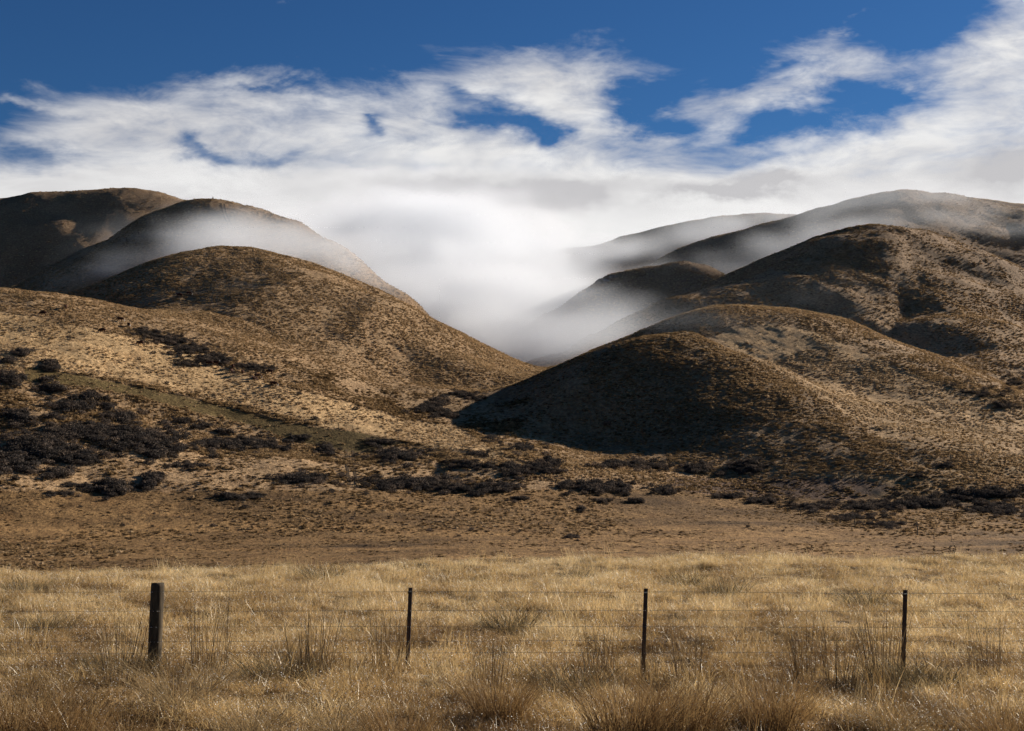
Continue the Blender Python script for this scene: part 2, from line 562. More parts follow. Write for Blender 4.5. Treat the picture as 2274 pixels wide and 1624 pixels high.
def leaf_mat(name, ramp, transl=.35, vary=.5, gloss=0.0):
    """plant blades: colour picked by the per-plant tint, light passes through"""
    m, t = new_mat(name)
    tint = t.attr('tint', 'INSTANCER') if name != 'shrub_leaf' else t.n('ShaderNodeObjectInfo').outputs['Random']
    rmp = t.n('ShaderNodeValToRGB')
    for i, (p, c) in enumerate(ramp):
        e = rmp.color_ramp.elements[i] if i < 2 else rmp.color_ramp.elements.new(p)
        e.position = p
        e.color = c + (1,)
    t.put(rmp.inputs[0], tint)
    bl = t.attr('shade')
    c = t.mix(bl, t.mix(1, rmp.outputs[0], (1 - vary * .5,) * 3, 'MULTIPLY'), t.mix(1, rmp.outputs[0], (1 + vary * .7,) * 3, 'MULTIPLY'))
    d = t.n('ShaderNodeBsdfDiffuse')
    t.put(d.inputs[0], c)
    tr = t.n('ShaderNodeBsdfTranslucent')
    t.put(tr.inputs[0], c)
    mx = t.n('ShaderNodeMixShader')
    mx.inputs[0].default_value = transl
    t.put(mx.inputs[1], d.outputs[0])
    t.put(mx.inputs[2], tr.outputs[0])
    s = mx.outputs[0]
    if gloss:
        gl = t.n('ShaderNodeBsdfGlossy')
        gl.inputs[0].default_value = (.9, .85, .75, 1)
        gl.inputs[1].default_value = .38
        m2 = t.n('ShaderNodeMixShader')
        m2.inputs[0].default_value = gloss
        t.put(m2.inputs[1], s)
        t.put(m2.inputs[2], gl.outputs[0])
        s = m2.outputs[0]
    out_surface(t, s)
    return m


M_FIELD = leaf_mat('field_grass', [(0, (.13, .072, .026)), (.3, (.30, .185, .072)), (.7, (.54, .375, .165)), (1, (.66, .50, .26))], .42, .9, .05)
M_TUSS = leaf_mat('tussock_grass', [(0, (.10, .062, .030)), (.35, (.24, .15, .070)), (.7, (.44, .295, .155)), (1, (.58, .425, .25))], .48, .6)
M_SHRUB = leaf_mat('shrub_leaf', [(0, (.040, .034, .030)), (.5, (.075, .062, .052)), (1, (.15, .11, .08))], .25, 1.1)


def solid_mat(name, col, rough=.8, scale=8.0, amp=.35, spec=.2, metal=0.0, stretch=(1, 1, 1), bump=.2, dist=.01, col2=None):
    m, t = new_mat(name)
    tcn = t.n('ShaderNodeTexCoord')
    v = t.vm('MULTIPLY', tcn.outputs['Object'], stretch)
    nz = t.noise(v, scale, 6, .62)
    c2 = col2 or tuple(x * (1 + amp) for x in col)
    c = t.mix(t.mapr(nz, .32, .7, 0, 1), tuple(x * (1 - amp) for x in col), c2)
    b = t.n('ShaderNodeBsdfPrincipled')
    t.put(b.inputs['Base Color'], c)
    b.inputs['Roughness'].default_value = rough
    b.inputs['Specular IOR Level'].default_value = spec
    b.inputs['Metallic'].default_value = metal
    bp = t.n('ShaderNodeBump')
    bp.inputs['Strength'].default_value = bump
    bp.inputs['Distance'].default_value = dist
    t.put(bp.inputs['Height'], nz)
    t.put(b.inputs['Normal'], bp.outputs[0])
    out_surface(t, b.outputs[0])
    return m


M_WOOD = solid_mat('weathered_timber', (.070, .050, .029), .85, 9, .45, .15, stretch=(3, 3, .35), bump=.5, dist=.006)
M_STEEL = solid_mat('dark_steel', (.035, .03, .028), .55, 20, .4, .4, .3, bump=.2, dist=.002, col2=(.10, .045, .022))
M_WIRE = solid_mat('fence_wire', (.07, .065, .06), .5, 30, .3, .4, .5)
M_ROCK = solid_mat('rock', (.13, .12, .115), .9, .9, .5, .1, bump=.6, dist=.2)
M_COW = solid_mat('cow_hide', (.060, .024, .014), .8, 1.5, .4, .1)
M_COWW = solid_mat('cow_white_hide', (.55, .50, .44), .8, 1.5, .15, .1)
M_TRACK = solid_mat('bare_earth', (.075, .05, .028), .95, .8, .3, .05)
M_PLAST = solid_mat('insulator_plastic', (.02, .02, .02), .7, 20, .2, .1)
M_DEW, t = new_mat('dew')
gl = t.n('ShaderNodeBsdfGlossy')
gl.inputs[0].default_value = (1, .96, .88, 1)
gl.inputs[1].default_value = .42
dfd = t.n('ShaderNodeBsdfDiffuse')
dfd.inputs[0].default_value = (.82, .80, .74, 1)  # white body colour stands in for the drops' sun glints
trd = t.n('ShaderNodeBsdfTranslucent')
trd.inputs[0].default_value = (.82, .80, .74, 1)
mxa = t.n('ShaderNodeMixShader')
t.put(mxa.inputs[1], dfd.outputs[0])
t.put(mxa.inputs[2], trd.outputs[0])
mxb = t.n('ShaderNodeMixShader')
mxb.inputs[0].default_value = .3
t.put(mxb.inputs[1], mxa.outputs[0])
t.put(mxb.inputs[2], gl.outputs[0])
out_surface(t, mxb.outputs[0])


# ------------------------------------------------------------------ mesh helpers
def raw_mesh(name, V, F, mats, mi=None, smooth=False, shade=None):
    me = bpy.data.meshes.new(name)
    F = np.asarray(F)
    V = np.asarray(V, np.float32)
    k = F.shape[1]
    me.vertices.add(len(V))
    me.vertices.foreach_set('co', V.reshape(-1))
    me.loops.add(F.size)
    me.loops.foreach_set('vertex_index', F.reshape(-1).astype(np.int32))
    me.polygons.add(len(F))
    me.polygons.foreach_set('loop_start', np.arange(0, F.size, k, dtype=np.int32))
    if smooth:
        me.polygons.foreach_set('use_smooth', np.ones(len(F), bool))
    for m in mats:
        me.materials.append(m)
    if mi is not None:
        me.polygons.foreach_set('material_index', np.asarray(mi, np.int32))
    me.update(calc_edges=True)
    if shade is not None:
        a = me.attributes.new('shade', 'FLOAT', 'POINT')
        a.data.foreach_set('value', np.asarray(shade, np.float32))
    return me


def link(name, me, parent=None, loc=None):
    o = bpy.data.objects.new(name, me)
    COL.objects.link(o)
    if parent is not None:
        o.parent = parent
    if loc is not None:
        o.location = loc
    return o


# ------------------------------------------------------------------ terrain objects, one per piece of country
vid = np.arange(nA * nR).reshape(nA, nR)
q = np.stack([vid[:-1, :-1], vid[:-1, 1:], vid[1:, 1:], vid[1:, :-1]], -1).reshape(-1, 4)
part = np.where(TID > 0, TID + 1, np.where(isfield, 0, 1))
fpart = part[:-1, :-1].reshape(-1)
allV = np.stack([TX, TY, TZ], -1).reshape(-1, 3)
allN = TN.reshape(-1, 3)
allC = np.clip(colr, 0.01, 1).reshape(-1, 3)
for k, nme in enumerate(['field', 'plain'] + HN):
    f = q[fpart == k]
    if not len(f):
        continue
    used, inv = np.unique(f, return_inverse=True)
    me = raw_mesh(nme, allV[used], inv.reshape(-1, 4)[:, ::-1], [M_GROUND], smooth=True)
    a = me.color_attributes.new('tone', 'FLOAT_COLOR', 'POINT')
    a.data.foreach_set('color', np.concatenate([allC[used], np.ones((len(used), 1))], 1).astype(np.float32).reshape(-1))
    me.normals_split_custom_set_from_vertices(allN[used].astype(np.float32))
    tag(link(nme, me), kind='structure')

# ------------------------------------------------------------------ plants
def blades(n, rad, hmin, hmax, wid, lean, curve, seg=2, seed=0, fan=0.0, head=0.0):
    """a clump of n flat blades; returns verts, tris, shade"""
    r = np.random.default_rng(seed)
    V, F, S = [], [], []
    for i in range(n):
        a = r.uniform(0, 2 * np.pi)
        rr = rad * math.sqrt(r.uniform())
        bx, by = rr * math.cos(a), rr * math.sin(a)
        h = r.uniform(hmin, hmax)
        la = a + r.normal(0, .8) if fan else r.uniform(0, 2 * np.pi)
        ln = abs(r.normal(0, lean)) + fan * rr / max(rad, 1e-6)
        dx, dy = math.cos(la), math.sin(la)
        fa = r.uniform(0, np.pi)
        wx, wy = math.cos(fa) * wid * .5, math.sin(fa) * wid * .5
        sh = r.uniform()
        cvt = curve * r.uniform(.3, 1.6)
        b0 = len(V)
        for s in range(seg + 1):
            t = s / seg
            off = h * (ln * t + cvt * t * t)
            z = h * (t - .35 * cvt * t * t - .25 * ln * ln * t)
            x, y = bx + dx * off, by + dy * off
            if s < seg:
                k = 1 - .55 * t
                V += [(x - wx * k, y - wy * k, z), (x + wx * k, y + wy * k, z)]
                S += [sh, sh]
            else:
                V.append((x, y, z))
                S.append(min(1, sh + head))
        for s in range(seg - 1):
            p = b0 + 2 * s
            F += [(p, p + 1, p + 3), (p, p + 3, p + 2)]
        p = b0 + 2 * (seg - 1)
        F.append((p, p + 1, p + 2))
    return np.array(V), np.array(F), np.array(S)


OCT_V = np.array([(1, 0, 0), (-1, 0, 0), (0, 1, 0), (0, -1, 0), (0, 0, 1), (0, 0, -1)], float)
OCT_F = np.array([(0, 2, 4), (2, 1, 4), (1, 3, 4), (3, 0, 4), (2, 0, 5), (1, 2, 5), (3, 1, 5), (0, 3, 5)])


def with_dew(V, F, S, n, size, seed):
    """drops of dew hanging on the upper half of the blades"""
    r = np.random.default_rng(seed + 900)
    top = np.nonzero(V[:, 2] > np.quantile(V[:, 2], .55))[0]
    Vs, Fs, Ss, mi = [V], [F], [S], [np.zeros(len(F), int)]
    o = len(V)
    for i in r.choice(top, n):
        M = np.linalg.qr(r.normal(size=(3, 3)))[0]
        Vs.append(OCT_V @ M * size * r.uniform(.6, 1.15) + V[i])
        Fs.append(OCT_F + o)
        Ss.append(np.ones(6))
        mi.append(np.ones(8, int))
        o += 6
    return np.concatenate(Vs), np.concatenate(Fs), np.concatenate(Ss), np.concatenate(mi)


def scatter(name, P, rz, scl, tint, pick, srcs, tilt=None, mat=None):
    """one object that plants copies of srcs on points P"""
    n = len(P)
    me = bpy.data.meshes.new(name)
    me.vertices.add(n)
    me.vertices.foreach_set('co', np.asarray(P, np.float32).reshape(-1))

    def at(nm, typ, v, key='value'):
        a = me.attributes.new(nm, typ, 'POINT')
        a.data.foreach_set(key, v)
    rot = np.zeros((n, 3), np.float32)
    rot[:, 2] = rz
    if tilt is not None:
        rot[:, :2] = tilt
    at('rot', 'FLOAT_VECTOR', rot.reshape(-1), 'vector')
    s3 = np.asarray(scl, np.float32)
    if s3.ndim == 1:
        s3 = np.repeat(s3[:, None], 3, 1)
    at('scl', 'FLOAT_VECTOR', np.ascontiguousarray(s3).reshape(-1), 'vector')
    at('tint', 'FLOAT', np.asarray(tint, np.float32))
    at('pick', 'INT', np.asarray(pick, np.int32))
    o = link(name, me)
    ng = bpy.data.node_groups.new(name, 'GeometryNodeTree')
    ng.interface.new_socket('Geometry', in_out='INPUT', socket_type='NodeSocketGeometry')
    ng.interface.new_socket('Geometry', in_out='OUTPUT', socket_type='NodeSocketGeometry')
    t = NT(ng)
    gi, go = t.n('NodeGroupInput'), t.n('NodeGroupOutput')
    iop = t.n('GeometryNodeInstanceOnPoints')
    j = t.n('GeometryNodeGeometryToInstance')
    for s in reversed(srcs):
        oi = t.n('GeometryNodeObjectInfo')
        oi.inputs['Object'].default_value = s
        ng.links.new(oi.outputs['Geometry'], j.inputs[0])
    ng.links.new(gi.outputs[0], iop.inputs['Points'])
    ng.links.new(j.outputs[0], iop.inputs['Instance'])
    iop.inputs['Pick Instance'].default_value = True

    def na(nm, typ):
        k = t.n('GeometryNodeInputNamedAttribute', data_type=typ)
        k.inputs['Name'].default_value = nm
        return k.outputs[0]
    ng.links.new(na('pick', 'INT'), iop.inputs['Instance Index'])
    e2r = t.n('FunctionNodeEulerToRotation')
    ng.links.new(na('rot', 'FLOAT_VECTOR'), e2r.inputs[0])
    ng.links.new(e2r.outputs[0], iop.inputs['Rotation'])
    ng.links.new(na('scl', 'FLOAT_VECTOR'), iop.inputs['Scale'])
    ng.links.new(iop.outputs[0], go.inputs[0])
    md = o.modifiers.new('plants', 'NODES')
    md.node_group = ng
    me.materials.append(mat)
    tag(o, kind='stuff')
    return o


def source(name, me):
    return bpy.data.objects.new(name, me)


# --- field grass -----------------------------------------------------------
fsrc = []
for k in range(6):
    V, F, S = blades(110, .20, .08, .23, .0058, .65, .55, 2, 10 + k, head=.3)
    V, F, S, mi = with_dew(V, F, S, 16, .0056, k)
    fsrc.append(source('field_grass_clump', raw_mesh('field_grass_clump', V, F, [M_FIELD, M_DEW], mi, shade=S)))
for k in range(3):      # short matted clump
    V, F, S = blades(100, .24, .05, .15, .0062, .9, .6, 2, 30 + k)
    V, F, S, mi = with_dew(V, F, S, 16, .0054, 40 + k)
    fsrc.append(source('field_grass_mat', raw_mesh('field_grass_mat', V, F, [M_FIELD, M_DEW], mi, shade=S)))
for k in range(2):      # stems with seed heads
    V, F, S = blades(14, .16, .28, .52, .0042, .14, .15, 3, 50 + k, head=.4)
    fsrc.append(source('field_grass_stem', raw_mesh('field_grass_stem', V, F, [M_FIELD], np.zeros(len(F), int), shade=S)))
pts = []
for y0, y1, dens in [(9.5, 22, 26), (22, 32, 20), (32, 44, 15)]:
    hw = .375 * y1 + 2.5
    n = int((y1 - y0) * 2 * hw * dens)
    x = rng.uniform(-hw, hw, n)
    y = rng.uniform(y0, y1, n)
    k = (np.abs(x) < .375 * y + 2.5) & (y < edge_y(x) + .6 * rng.normal(size=n))
    pts.append(np.stack([x[k], y[k]], 1))
pts = np.concatenate(pts)
x, y = pts.T
n = len(x)
tone = fbm(x / .8, y / 1.1, 201, 4, .55)
mound = fbm(x / .9, y / .9, 205, 3)
z = ground(x, y)
bright = np.clip((y - 14) / 16, 0, 1)  # near grass browner; shaded blades and vignette are put into its tint
tint = np.clip(.42 + .32 * bright + .75 * tone + .14 * rng.normal(size=n), 0, 1)
scl = np.clip(.95 + .55 * mound + .18 * rng.normal(size=n), .45, 1.6)
pick = np.where(rng.uniform(size=n) < .60, rng.integers(0, 6, n), np.where(rng.uniform(size=n) < .8, rng.integers(6, 9, n), rng.integers(9, 11, n)))
tl = rng.normal(0, .12, (n, 2))
o = scatter('field_grass', np.stack([x, y, z - .02], 1), rng.uniform(0, 6.28, n), scl, tint, pick, fsrc, tl, M_FIELD)
tag(o, 'dewy straw coloured grass covering the flat field behind and in front of the fence', 'grass')


# --- hill tussocks ---------------------------------------------------------
def tuft_mesh(name, n, rad, h, wid, seed, flat=.0):
    V, F, S = blades(n, rad * .55, h * .6, h * 1.1, wid, .35, .55, 2, seed, fan=.55)
    r = np.random.default_rng(seed)
    # a low solid heart so that light does not pass straight through
    m = 7
    a = np.linspace(0, 2 * np.pi, m, endpoint=False)
    ring0 = np.stack([np.cos(a) * rad * .62, np.sin(a) * rad * .62, np.full(m, -.15 * h)], 1)
    ring1 = np.stack([np.cos(a) * rad * .5, np.sin(a) * rad * .5, h * (.38 + .12 * r.uniform(size=m))], 1)
    o = len(V)
    V = np.concatenate([V, ring0, ring1, [[0, 0, h * .62]]])
    FF = []
    for i in range(m):
        j = (i + 1) % m
        FF += [(o + i, o + j, o + m + j), (o + i, o + m + j, o + m + i), (o + m + i, o + m + j, o + 2 * m)]
    F = np.concatenate([F, FF])
    S = np.concatenate([S, r.uniform(.2, .7, 2 * m + 1)])
    return raw_mesh(name, V, F, [M_TUSS], np.zeros(len(F), int), shade=S)


tsrc = [source('tussock_tuft', tuft_mesh('tussock_tuft', 34, .5, .62, .085, 60 + k)) for k in range(4)]
tsrc += [source('grass_tuft', tuft_mesh('grass_tuft', 26, .55, .30, .10, 70 + k)) for k in range(3)]
SHR = []        # dark scrub: layout x, y, rx, ry, how many bushes, size, tint
A_ = lambda a, b: (a * .3332, 769.5 + b * .3332)
B_ = lambda a, b: (757.8 + a * .3332, 769.5 + b * .3332)
C_ = lambda a, b: (1515.5 + a * .3332, 769.5 + b * .3332)
D_ = lambda a, b: (a * .3332, 384.8 + b * .3332)
TH = [  # crop, cx, cy, rx, ry, count, size
    ('A', 150, 45, 80, 20, 7, 1.0), ('A', 60, 100, 60, 22, 6, 1.1), ('A', 340, 135, 55, 38, 7, 1.2), ('A', 70, 225, 80, 48, 12, 1.25), ('A', 300, 235, 45, 22, 4, 1.1),
    ('A', 340, 285, 100, 34, 11, 1.1), ('A', 600, 345, 90, 36, 11, 1.15), ('A', 480, 410, 160, 40, 16, 1.1), ('A', 710, 405, 80, 25, 6, 1.0), ('A', 110, 470, 100, 48, 14, 1.1), ('A', 360, 480, 50, 18, 4, .9),
    ('A', 800, 480, 110, 40, 11, 1.15), ('A', 560, 570, 400, 62, 58, 1.2), ('A', 260, 690, 260, 90, 46, 1.3), ('A', 80, 770, 130, 90, 26, 1.35), ('A', 900, 640, 230, 70, 36, 1.25), ('A', 1000, 600, 160, 50, 16, 1.15),
    ('A', 1060, 725, 100, 34, 10, 1.2), ('A', 560, 750, 130, 40, 14, 1.2), ('A', 1500, 660, 330, 48, 44, 1.15), ('A', 1680, 655, 130, 46, 14, 1.2), ('A', 380, 855, 110, 32, 11, 1.1), ('A', 760, 960, 120, 50, 16, 1.3), ('A', 1020, 890, 80, 36, 8, 1.2),
    ('A', 980, 940, 42, 26, 4, 1.15), ('A', 2020, 890, 210, 30, 20, 1.15), ('A', 2170, 690, 60, 36, 7, 1.15), ('A', 1970, 615, 90, 24, 7, .9), ('A', 1250, 800, 170, 18, 7, .8), ('A', 1230, 500, 70, 20, 4, .9), ('A', 1360, 530, 80, 20, 5, .9),
    ('A', 1480, 570, 60, 20, 4, .9), ('A', 1900, 690, 60, 20, 4, .9), ('A', 1540, 1005, 70, 22, 5, .9), ('A', 1700, 1000, 60, 16, 4, .8), ('A', 420, 985, 130, 18, 6, .7), ('A', 500, 930, 70, 16, 4, .7),
    ('B', 360, 735, 200, 42, 26, 1.15), ('B', 250, 640, 120, 20, 8, .9), ('B', 500, 925, 310, 44, 40, 1.15), ('B', 960, 950, 45, 30, 5, 1.2), ('B', 1110, 952, 85, 26, 9, 1.2), ('B', 850, 790, 200, 30, 18, .9), ('B', 1160, 830, 140, 42, 16, 1.0),
    ('B', 760, 950, 110, 24, 8, 1.0), ('B', 1730, 945, 250, 36, 30, 1.15), ('B', 2165, 960, 75, 22, 7, 1.05), ('B', 1180, 690, 120, 34, 11, 1.1), ('B', 630, 400, 80, 48, 14, 1.2), ('B', 700, 455, 80, 26, 8, 1.1), ('B', 540, 430, 120, 22, 7, 1.0),
    ('B', 1850, 795, 170, 28, 13, 1.1), ('B', 2090, 805, 150, 26, 10, 1.1), ('B', 1000, 620, 70, 20, 5, 1.0), ('B', 900, 720, 90, 20, 5, .9), ('B', 1400, 780, 60, 36, 6, 1.1), ('B', 1300, 800, 100, 34, 9, 1.0), ('B', 1380, 840, 80, 24, 6, 1.0), ('B', 1990, 1040, 80, 16, 4, .9), ('B', 1740, 1040, 60, 14, 3, .9),
    ('B', 1180, 1020, 70, 14, 4, .8), ('B', 900, 990, 45, 18, 3, 1.0), ('B', 1600, 1090, 26, 18, 2, .8), ('B', 1540, 1275, 80, 16, 5, .55), ('B', 850, 340, 90, 36, 9, 1.0), ('B', 780, 320, 60, 22, 5, 1.0),
    ('C', 330, 1005, 130, 16, 8, .9), ('C', 550, 1035, 150, 20, 11, .95), ('C', 850, 1075, 130, 20, 10, .95), ('C', 1250, 1075, 300, 30, 28, 1.0), ('C', 1600, 1045, 260, 34, 26, 1.05), ('C', 2000, 995, 280, 34, 30, 1.1), ('C', 2100, 1090, 180, 46, 24, 1.0), ('C', 1150, 1140, 200, 22, 14, .8),
    ('C', 1350, 1190, 160, 16, 8, .7), ('C', 100, 825, 85, 34, 11, 1.1), ('C', 430, 810, 110, 44, 18, 1.2), ('C', 250, 860, 40, 14, 2, .9), ('C', 1750, 805, 50, 16, 4, .8), ('C', 1570, 860, 60, 24, 4, .7), ('C', 2000, 320, 200, 50, 7, 1.0), ('C', 2180, 250, 90, 70, 6, 1.1), ('C', 2150, 400, 110, 30, 5, 1.0),
    ('D', 980, 1070, 130, 30, 14, .85), ('D', 1130, 1120, 140, 36, 22, .9), ('D', 1260, 1180, 140, 42, 26, .9), ('D', 1390, 1240, 120, 38, 20, .9), ('D', 1490, 1250, 70, 30, 8, .9), ('D', 1700, 1300, 110, 24, 11, .85), ('D', 1250, 1275, 110, 24, 9, .7), ('D', 1620, 1290, 50, 20, 5, .8),
]
CROP = {'A': A_, 'B': B_, 'C': C_, 'D': D_}
thick = []
for c, a, b, ra, rb, n, s in TH:
    cx, cy_ = CROP[c](a, b)
    thick.append((cx, cy_, ra * .3332, rb * .3332, n, s))

# where tussocks stand: sampled over the visible country
cand = []
for r0, r1, dens in [(60, 330, .95), (330, 580, 3.0), (580, 860, 1.0), (860, 1250, .16)]:
    a0 = math.radians(23)
    n = int(a0 * (r1 * r1 - r0 * r0) * dens)
    a = rng.uniform(-a0, a0, n)
    r = np.sqrt(rng.uniform(r0 * r0, r1 * r1, n))
    ia = np.clip(np.rint(np.interp(a, AZ, np.arange(nA))).astype(int), 0, nA - 1)
    fr = np.interp(r, RR, np.arange(nR))
    jr = np.clip(fr.astype(int), 0, nR - 1)
    vis = TEL[ia, jr] > TMAX[ia, np.maximum(jr - 3, 0)] - 1.2 / r
    cand.append(np.stack([a[vis], r[vis]], 1))
cand = np.concatenate(cand)
a, r = cand.T
x, y = r * np.sin(a), r * np.cos(a)
z = ground(x, y)
px, py = to_v(x, y, z)
n = len(x)
ia = np.clip(np.rint(np.interp(a, AZ, np.arange(nA))).astype(int), 0, nA - 1)
jr = np.clip(np.interp(r, RR, np.arange(nR)).astype(int), 0, nR - 1)
tid = TID[ia, jr]
pale, olive, plain = m_pale[ia, jr] > .5, m_olive[ia, jr] > .5, m_plain[ia, jr] > .5
u = rng.uniform(size=n)
clus = fbm(x / 9, y / 9, 301, 3)
clus2 = fbm(x / 38, y / 38, 311, 3)
keep = u < np.where(olive, .05, np.where(pale, np.clip(.22 + .8 * clus + .5 * clus2, .03, .9), np.where(plain, np.clip(.45 + .9 * clus + .8 * clus2, .05, .95), np.clip(.60 + .95 * clus + .6 * clus2, .06, 1))))
right = np.isin(tid, [HN.index(k) + 1 for k in ('right_back_hill', 'right_middle_hill', 'right_summit_hill', 'right_spur_hill', 'right_front_hill')])
big = np.where(pale, u < .10, np.where(plain, rng.uniform(size=n) < .25, rng.uniform(size=n) < np.where(right, .68, .42)))
tint = np.where(pale, .86, np.where(plain, .20, np.where(right, .42, .50))) + .36 * clus2 + .18 * rng.normal(size=n)
tint = np.where(pale & big, .40, tint)
scrubby = (px < 1260) & (py > 830) & (py < 1090) & ~olive & ~pale & (r < 420)
tint = np.where(scrubby, tint - .16, tint)
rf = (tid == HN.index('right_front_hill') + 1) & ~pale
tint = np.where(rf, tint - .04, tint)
tint = np.where(right & big, tint + np.where(rng.uniform(size=n) < .5, -.13, .10), tint)
tint = np.clip(tint, 0, 1)
scl = np.where(big, rng.uniform(.34, .90, n) * (1 + .5 * clus2), rng.uniform(.5, 1.4, n))
scl = np.where(plain, scl * np.where(clus2 > .05, 1.0, .68), scl)
tint = np.where(plain & (rng.uniform(size=n) < .3), tint + .34, tint)
scl = np.where(r > 580, scl * 1.3, scl)
scl = np.where(scrubby & (clus > .1), scl * 1.5, scl)
pick = np.where(big, rng.integers(0, 4, n), rng.integers(4, 7, n))
keep &= tid != 0 if False else np.ones(n, bool)
keep &= ~((tid == 0) & (y < edge_y(x) + 14))
trk = hit([777, 779, 781, 784], [1002, 1025, 1050, 1080], 60)
keep &= ~((np.abs(x - np.interp(y, trk[::-1, 1], trk[::-1, 0])) < 1.15) & (np.abs(x - np.interp(y, trk[::-1, 1], trk[::-1, 0])) > .40) & (y > trk[-1, 1]) & (y < trk[0, 1]))
x, y, z, tint, scl, pick = (v[keep] for v in (x, y, z, tint, scl, pick))
s3 = np.stack([scl * rng.uniform(.85, 1.25, len(x)), scl * rng.uniform(.85, 1.25, len(x)), scl * rng.uniform(.75, 1.15, len(x))], 1)
o = scatter('hill_tussocks', np.stack([x, y, z - .04], 1), rng.uniform(0, 6.28, len(x)), s3, tint, pick, tsrc, None, M_TUSS)
tag(o, 'countless tan tussocks and grass tufts covering the plain and the hillsides', 'tussock')
print('tussocks', len(x), 'field clumps', n)


# --- dark shrubs -----------------------------------------------------------
def shrub_mesh(name, seed, n=260):
    r = np.random.default_rng(seed)
    V, F, S = [], [], []
    lob = [(r.uniform(-.5, .5), r.uniform(-.5, .5), r.uniform(.25, .6), r.uniform(.35, .62)) for _ in range(6)] + [(0, 0, .45, .6)]
    for i in range(n):
        lx, ly, lz, lr = lob[r.integers(len(lob))]
        d = r.normal(size=3)
        d /= np.linalg.norm(d)
        k = lr * r.uniform(.55, 1.05) ** .5
        p = np.array([lx, ly, lz]) + d * k * np.array([1, 1, .8])
        if p[2] < .02:
            p[2] = r.uniform(.02, .3)
        t1 = r.normal(size=3)
        t1 /= np.linalg.norm(t1)
        t2 = np.cross(t1, d + .4 * r.normal(size=3))
        t2 /= np.linalg.norm(t2) + 1e-6
        s = r.uniform(.07, .17)
        o = len(V)
        V += [p - t1 * s, p + t1 * s * .8, p + t2 * s * 1.1 + d * .04]
        F.append((o, o + 1, o + 2))
        sh = r.uniform()
        S += [sh] * 3
    return raw_mesh(name, np.array(V), np.array(F), [M_SHRUB], np.zeros(len(F), int), shade=np.array(S))


def stem_mesh(name, seed):
    r = np.random.default_rng(seed)
    V, F = [], []
    for i in range(5):
        a = r.uniform(0, 6.28)
        tip = np.array([math.cos(a) * .45, math.sin(a) * .45, r.uniform(.5, .85)])
        for k in range(2):
            p0 = tip * (.5 * k) * np.array([.7, .7, 1])
            p1 = tip * (.5 * k + .5) * np.array([.7 + .3 * k, .7 + .3 * k, 1])
            w0, w1 = .05 * (1 - .4 * k), .05 * (.6 - .45 * k)
            o = len(V)
            for c, wd_ in ((p0, w0), (p1, w1)):
                for q_ in range(3):
                    b = q_ * 2.094
                    V.append(c + np.array([math.cos(b) * wd_, math.sin(b) * wd_, 0]))
            for q_ in range(3):
                e = (q_ + 1) % 3
                F.append((o + q_, o + e, o + 3 + e))
                F.append((o + q_, o + 3 + e, o + 3 + q_))
    return raw_mesh(name, np.array(V), np.array(F), [M_WOOD])


SH = [(shrub_mesh('shrub', 500 + k), stem_mesh('stem', 520 + k)) for k in range(5)]
spots = []
for gi_, (cx, cy_, rx, ry, n, s) in enumerate(thick):
    n = int(n * 5.2)
    aa = rng.uniform(0, 6.28, n)
    kk = np.abs(rng.normal(0, .62, n))
    P = hit(cx + rx * kk * np.cos(aa), cy_ + ry * kk * np.sin(aa), 60)
    for p in P:
        if not np.isnan(p[0]) and p[1] < 700:
            spots.append((gi_, p, s * rng.uniform(.5, 1.3)))
for p in hit(rng.uniform(-20, 2300, 70), 1090 + 140 * rng.uniform(0, 1, 70) ** 1.5, 60):
    if not np.isnan(p[0]):
        spots.append((0, p, rng.uniform(.22, .45)))
print('shrubs', len(spots))
REG = [
    (lambda x, y: y < 860 and 270 < x < 640 and y > 730, 'grey leafless shrub in the scrub strip across the pale left hill', 'shrubs of the scrub strip on the left hill'),
    (lambda x, y: x < 340 and y < 900, 'dark shrub above the black thicket beside the green grass strip', 'shrubs above the left thicket'),
    (lambda x, y: x < 400 and y < 1055, 'dark shrub in the broad black thicket on the lower left slope', 'shrubs of the broad left thicket'),
    (lambda x, y: x < 400, 'dark rounded shrub in the clump at the foot of the left slope', 'shrubs at the foot of the left slope'),
    (lambda x, y: x < 770 and y < 1015, 'dark shrub in the long scrub band left of the wheel track', 'shrubs of the scrub band left of the track'),
    (lambda x, y: x < 770, 'dark shrub in the low row just below and left of the wheel track', 'shrubs of the low row by the track'),
    (lambda x, y: x < 1010 and y < 1000 and y > 940, 'dark shrub under the lower end of the pale slope', 'shrubs under the pale slope'),
    (lambda x, y: x < 1090 and y <= 940, 'dark shrub in the narrow notch where the two front hills meet', 'shrubs in the valley notch'),
    (lambda x, y: x < 1010 and y < 1035, 'dark shrub in the patch right of the wheel track', 'shrubs right of the track'),
    (lambda x, y: x < 1230 and y > 1035, 'dark shrub in the low scrub bank between wheel track and valley mouth', 'shrubs of the middle scrub bank'),
    (lambda x, y: x < 1230, 'dark shrub on the valley floor in front of the shaded hill', 'shrubs on the valley floor'),
    (lambda x, y: x < 1510 and y > 1060, 'dark shrub in the flat thicket on the plain below the valley mouth', 'shrubs of the flat thicket on the plain'),
    (lambda x, y: x < 1730 and y < 1062, 'dark shrub in the row at the foot of the shaded hill', 'shrubs at the foot of the shaded hill'),
    (lambda x, y: y < 940, 'dark shrub in the gully between the pale slope and the big right hill', 'shrubs of the right gully'),
    (lambda x, y: y < 1062, 'small dark shrub on the pale rise at the right', 'shrubs on the right rise'),
    (lambda x, y: True, 'dark shrub in the long dark scrub bank at the right of the plain', 'shrubs of the right scrub bank')]
spots.sort(key=lambda s: -s[2] / s[1][1])
n_ind = 262
rest = spots[n_ind:]
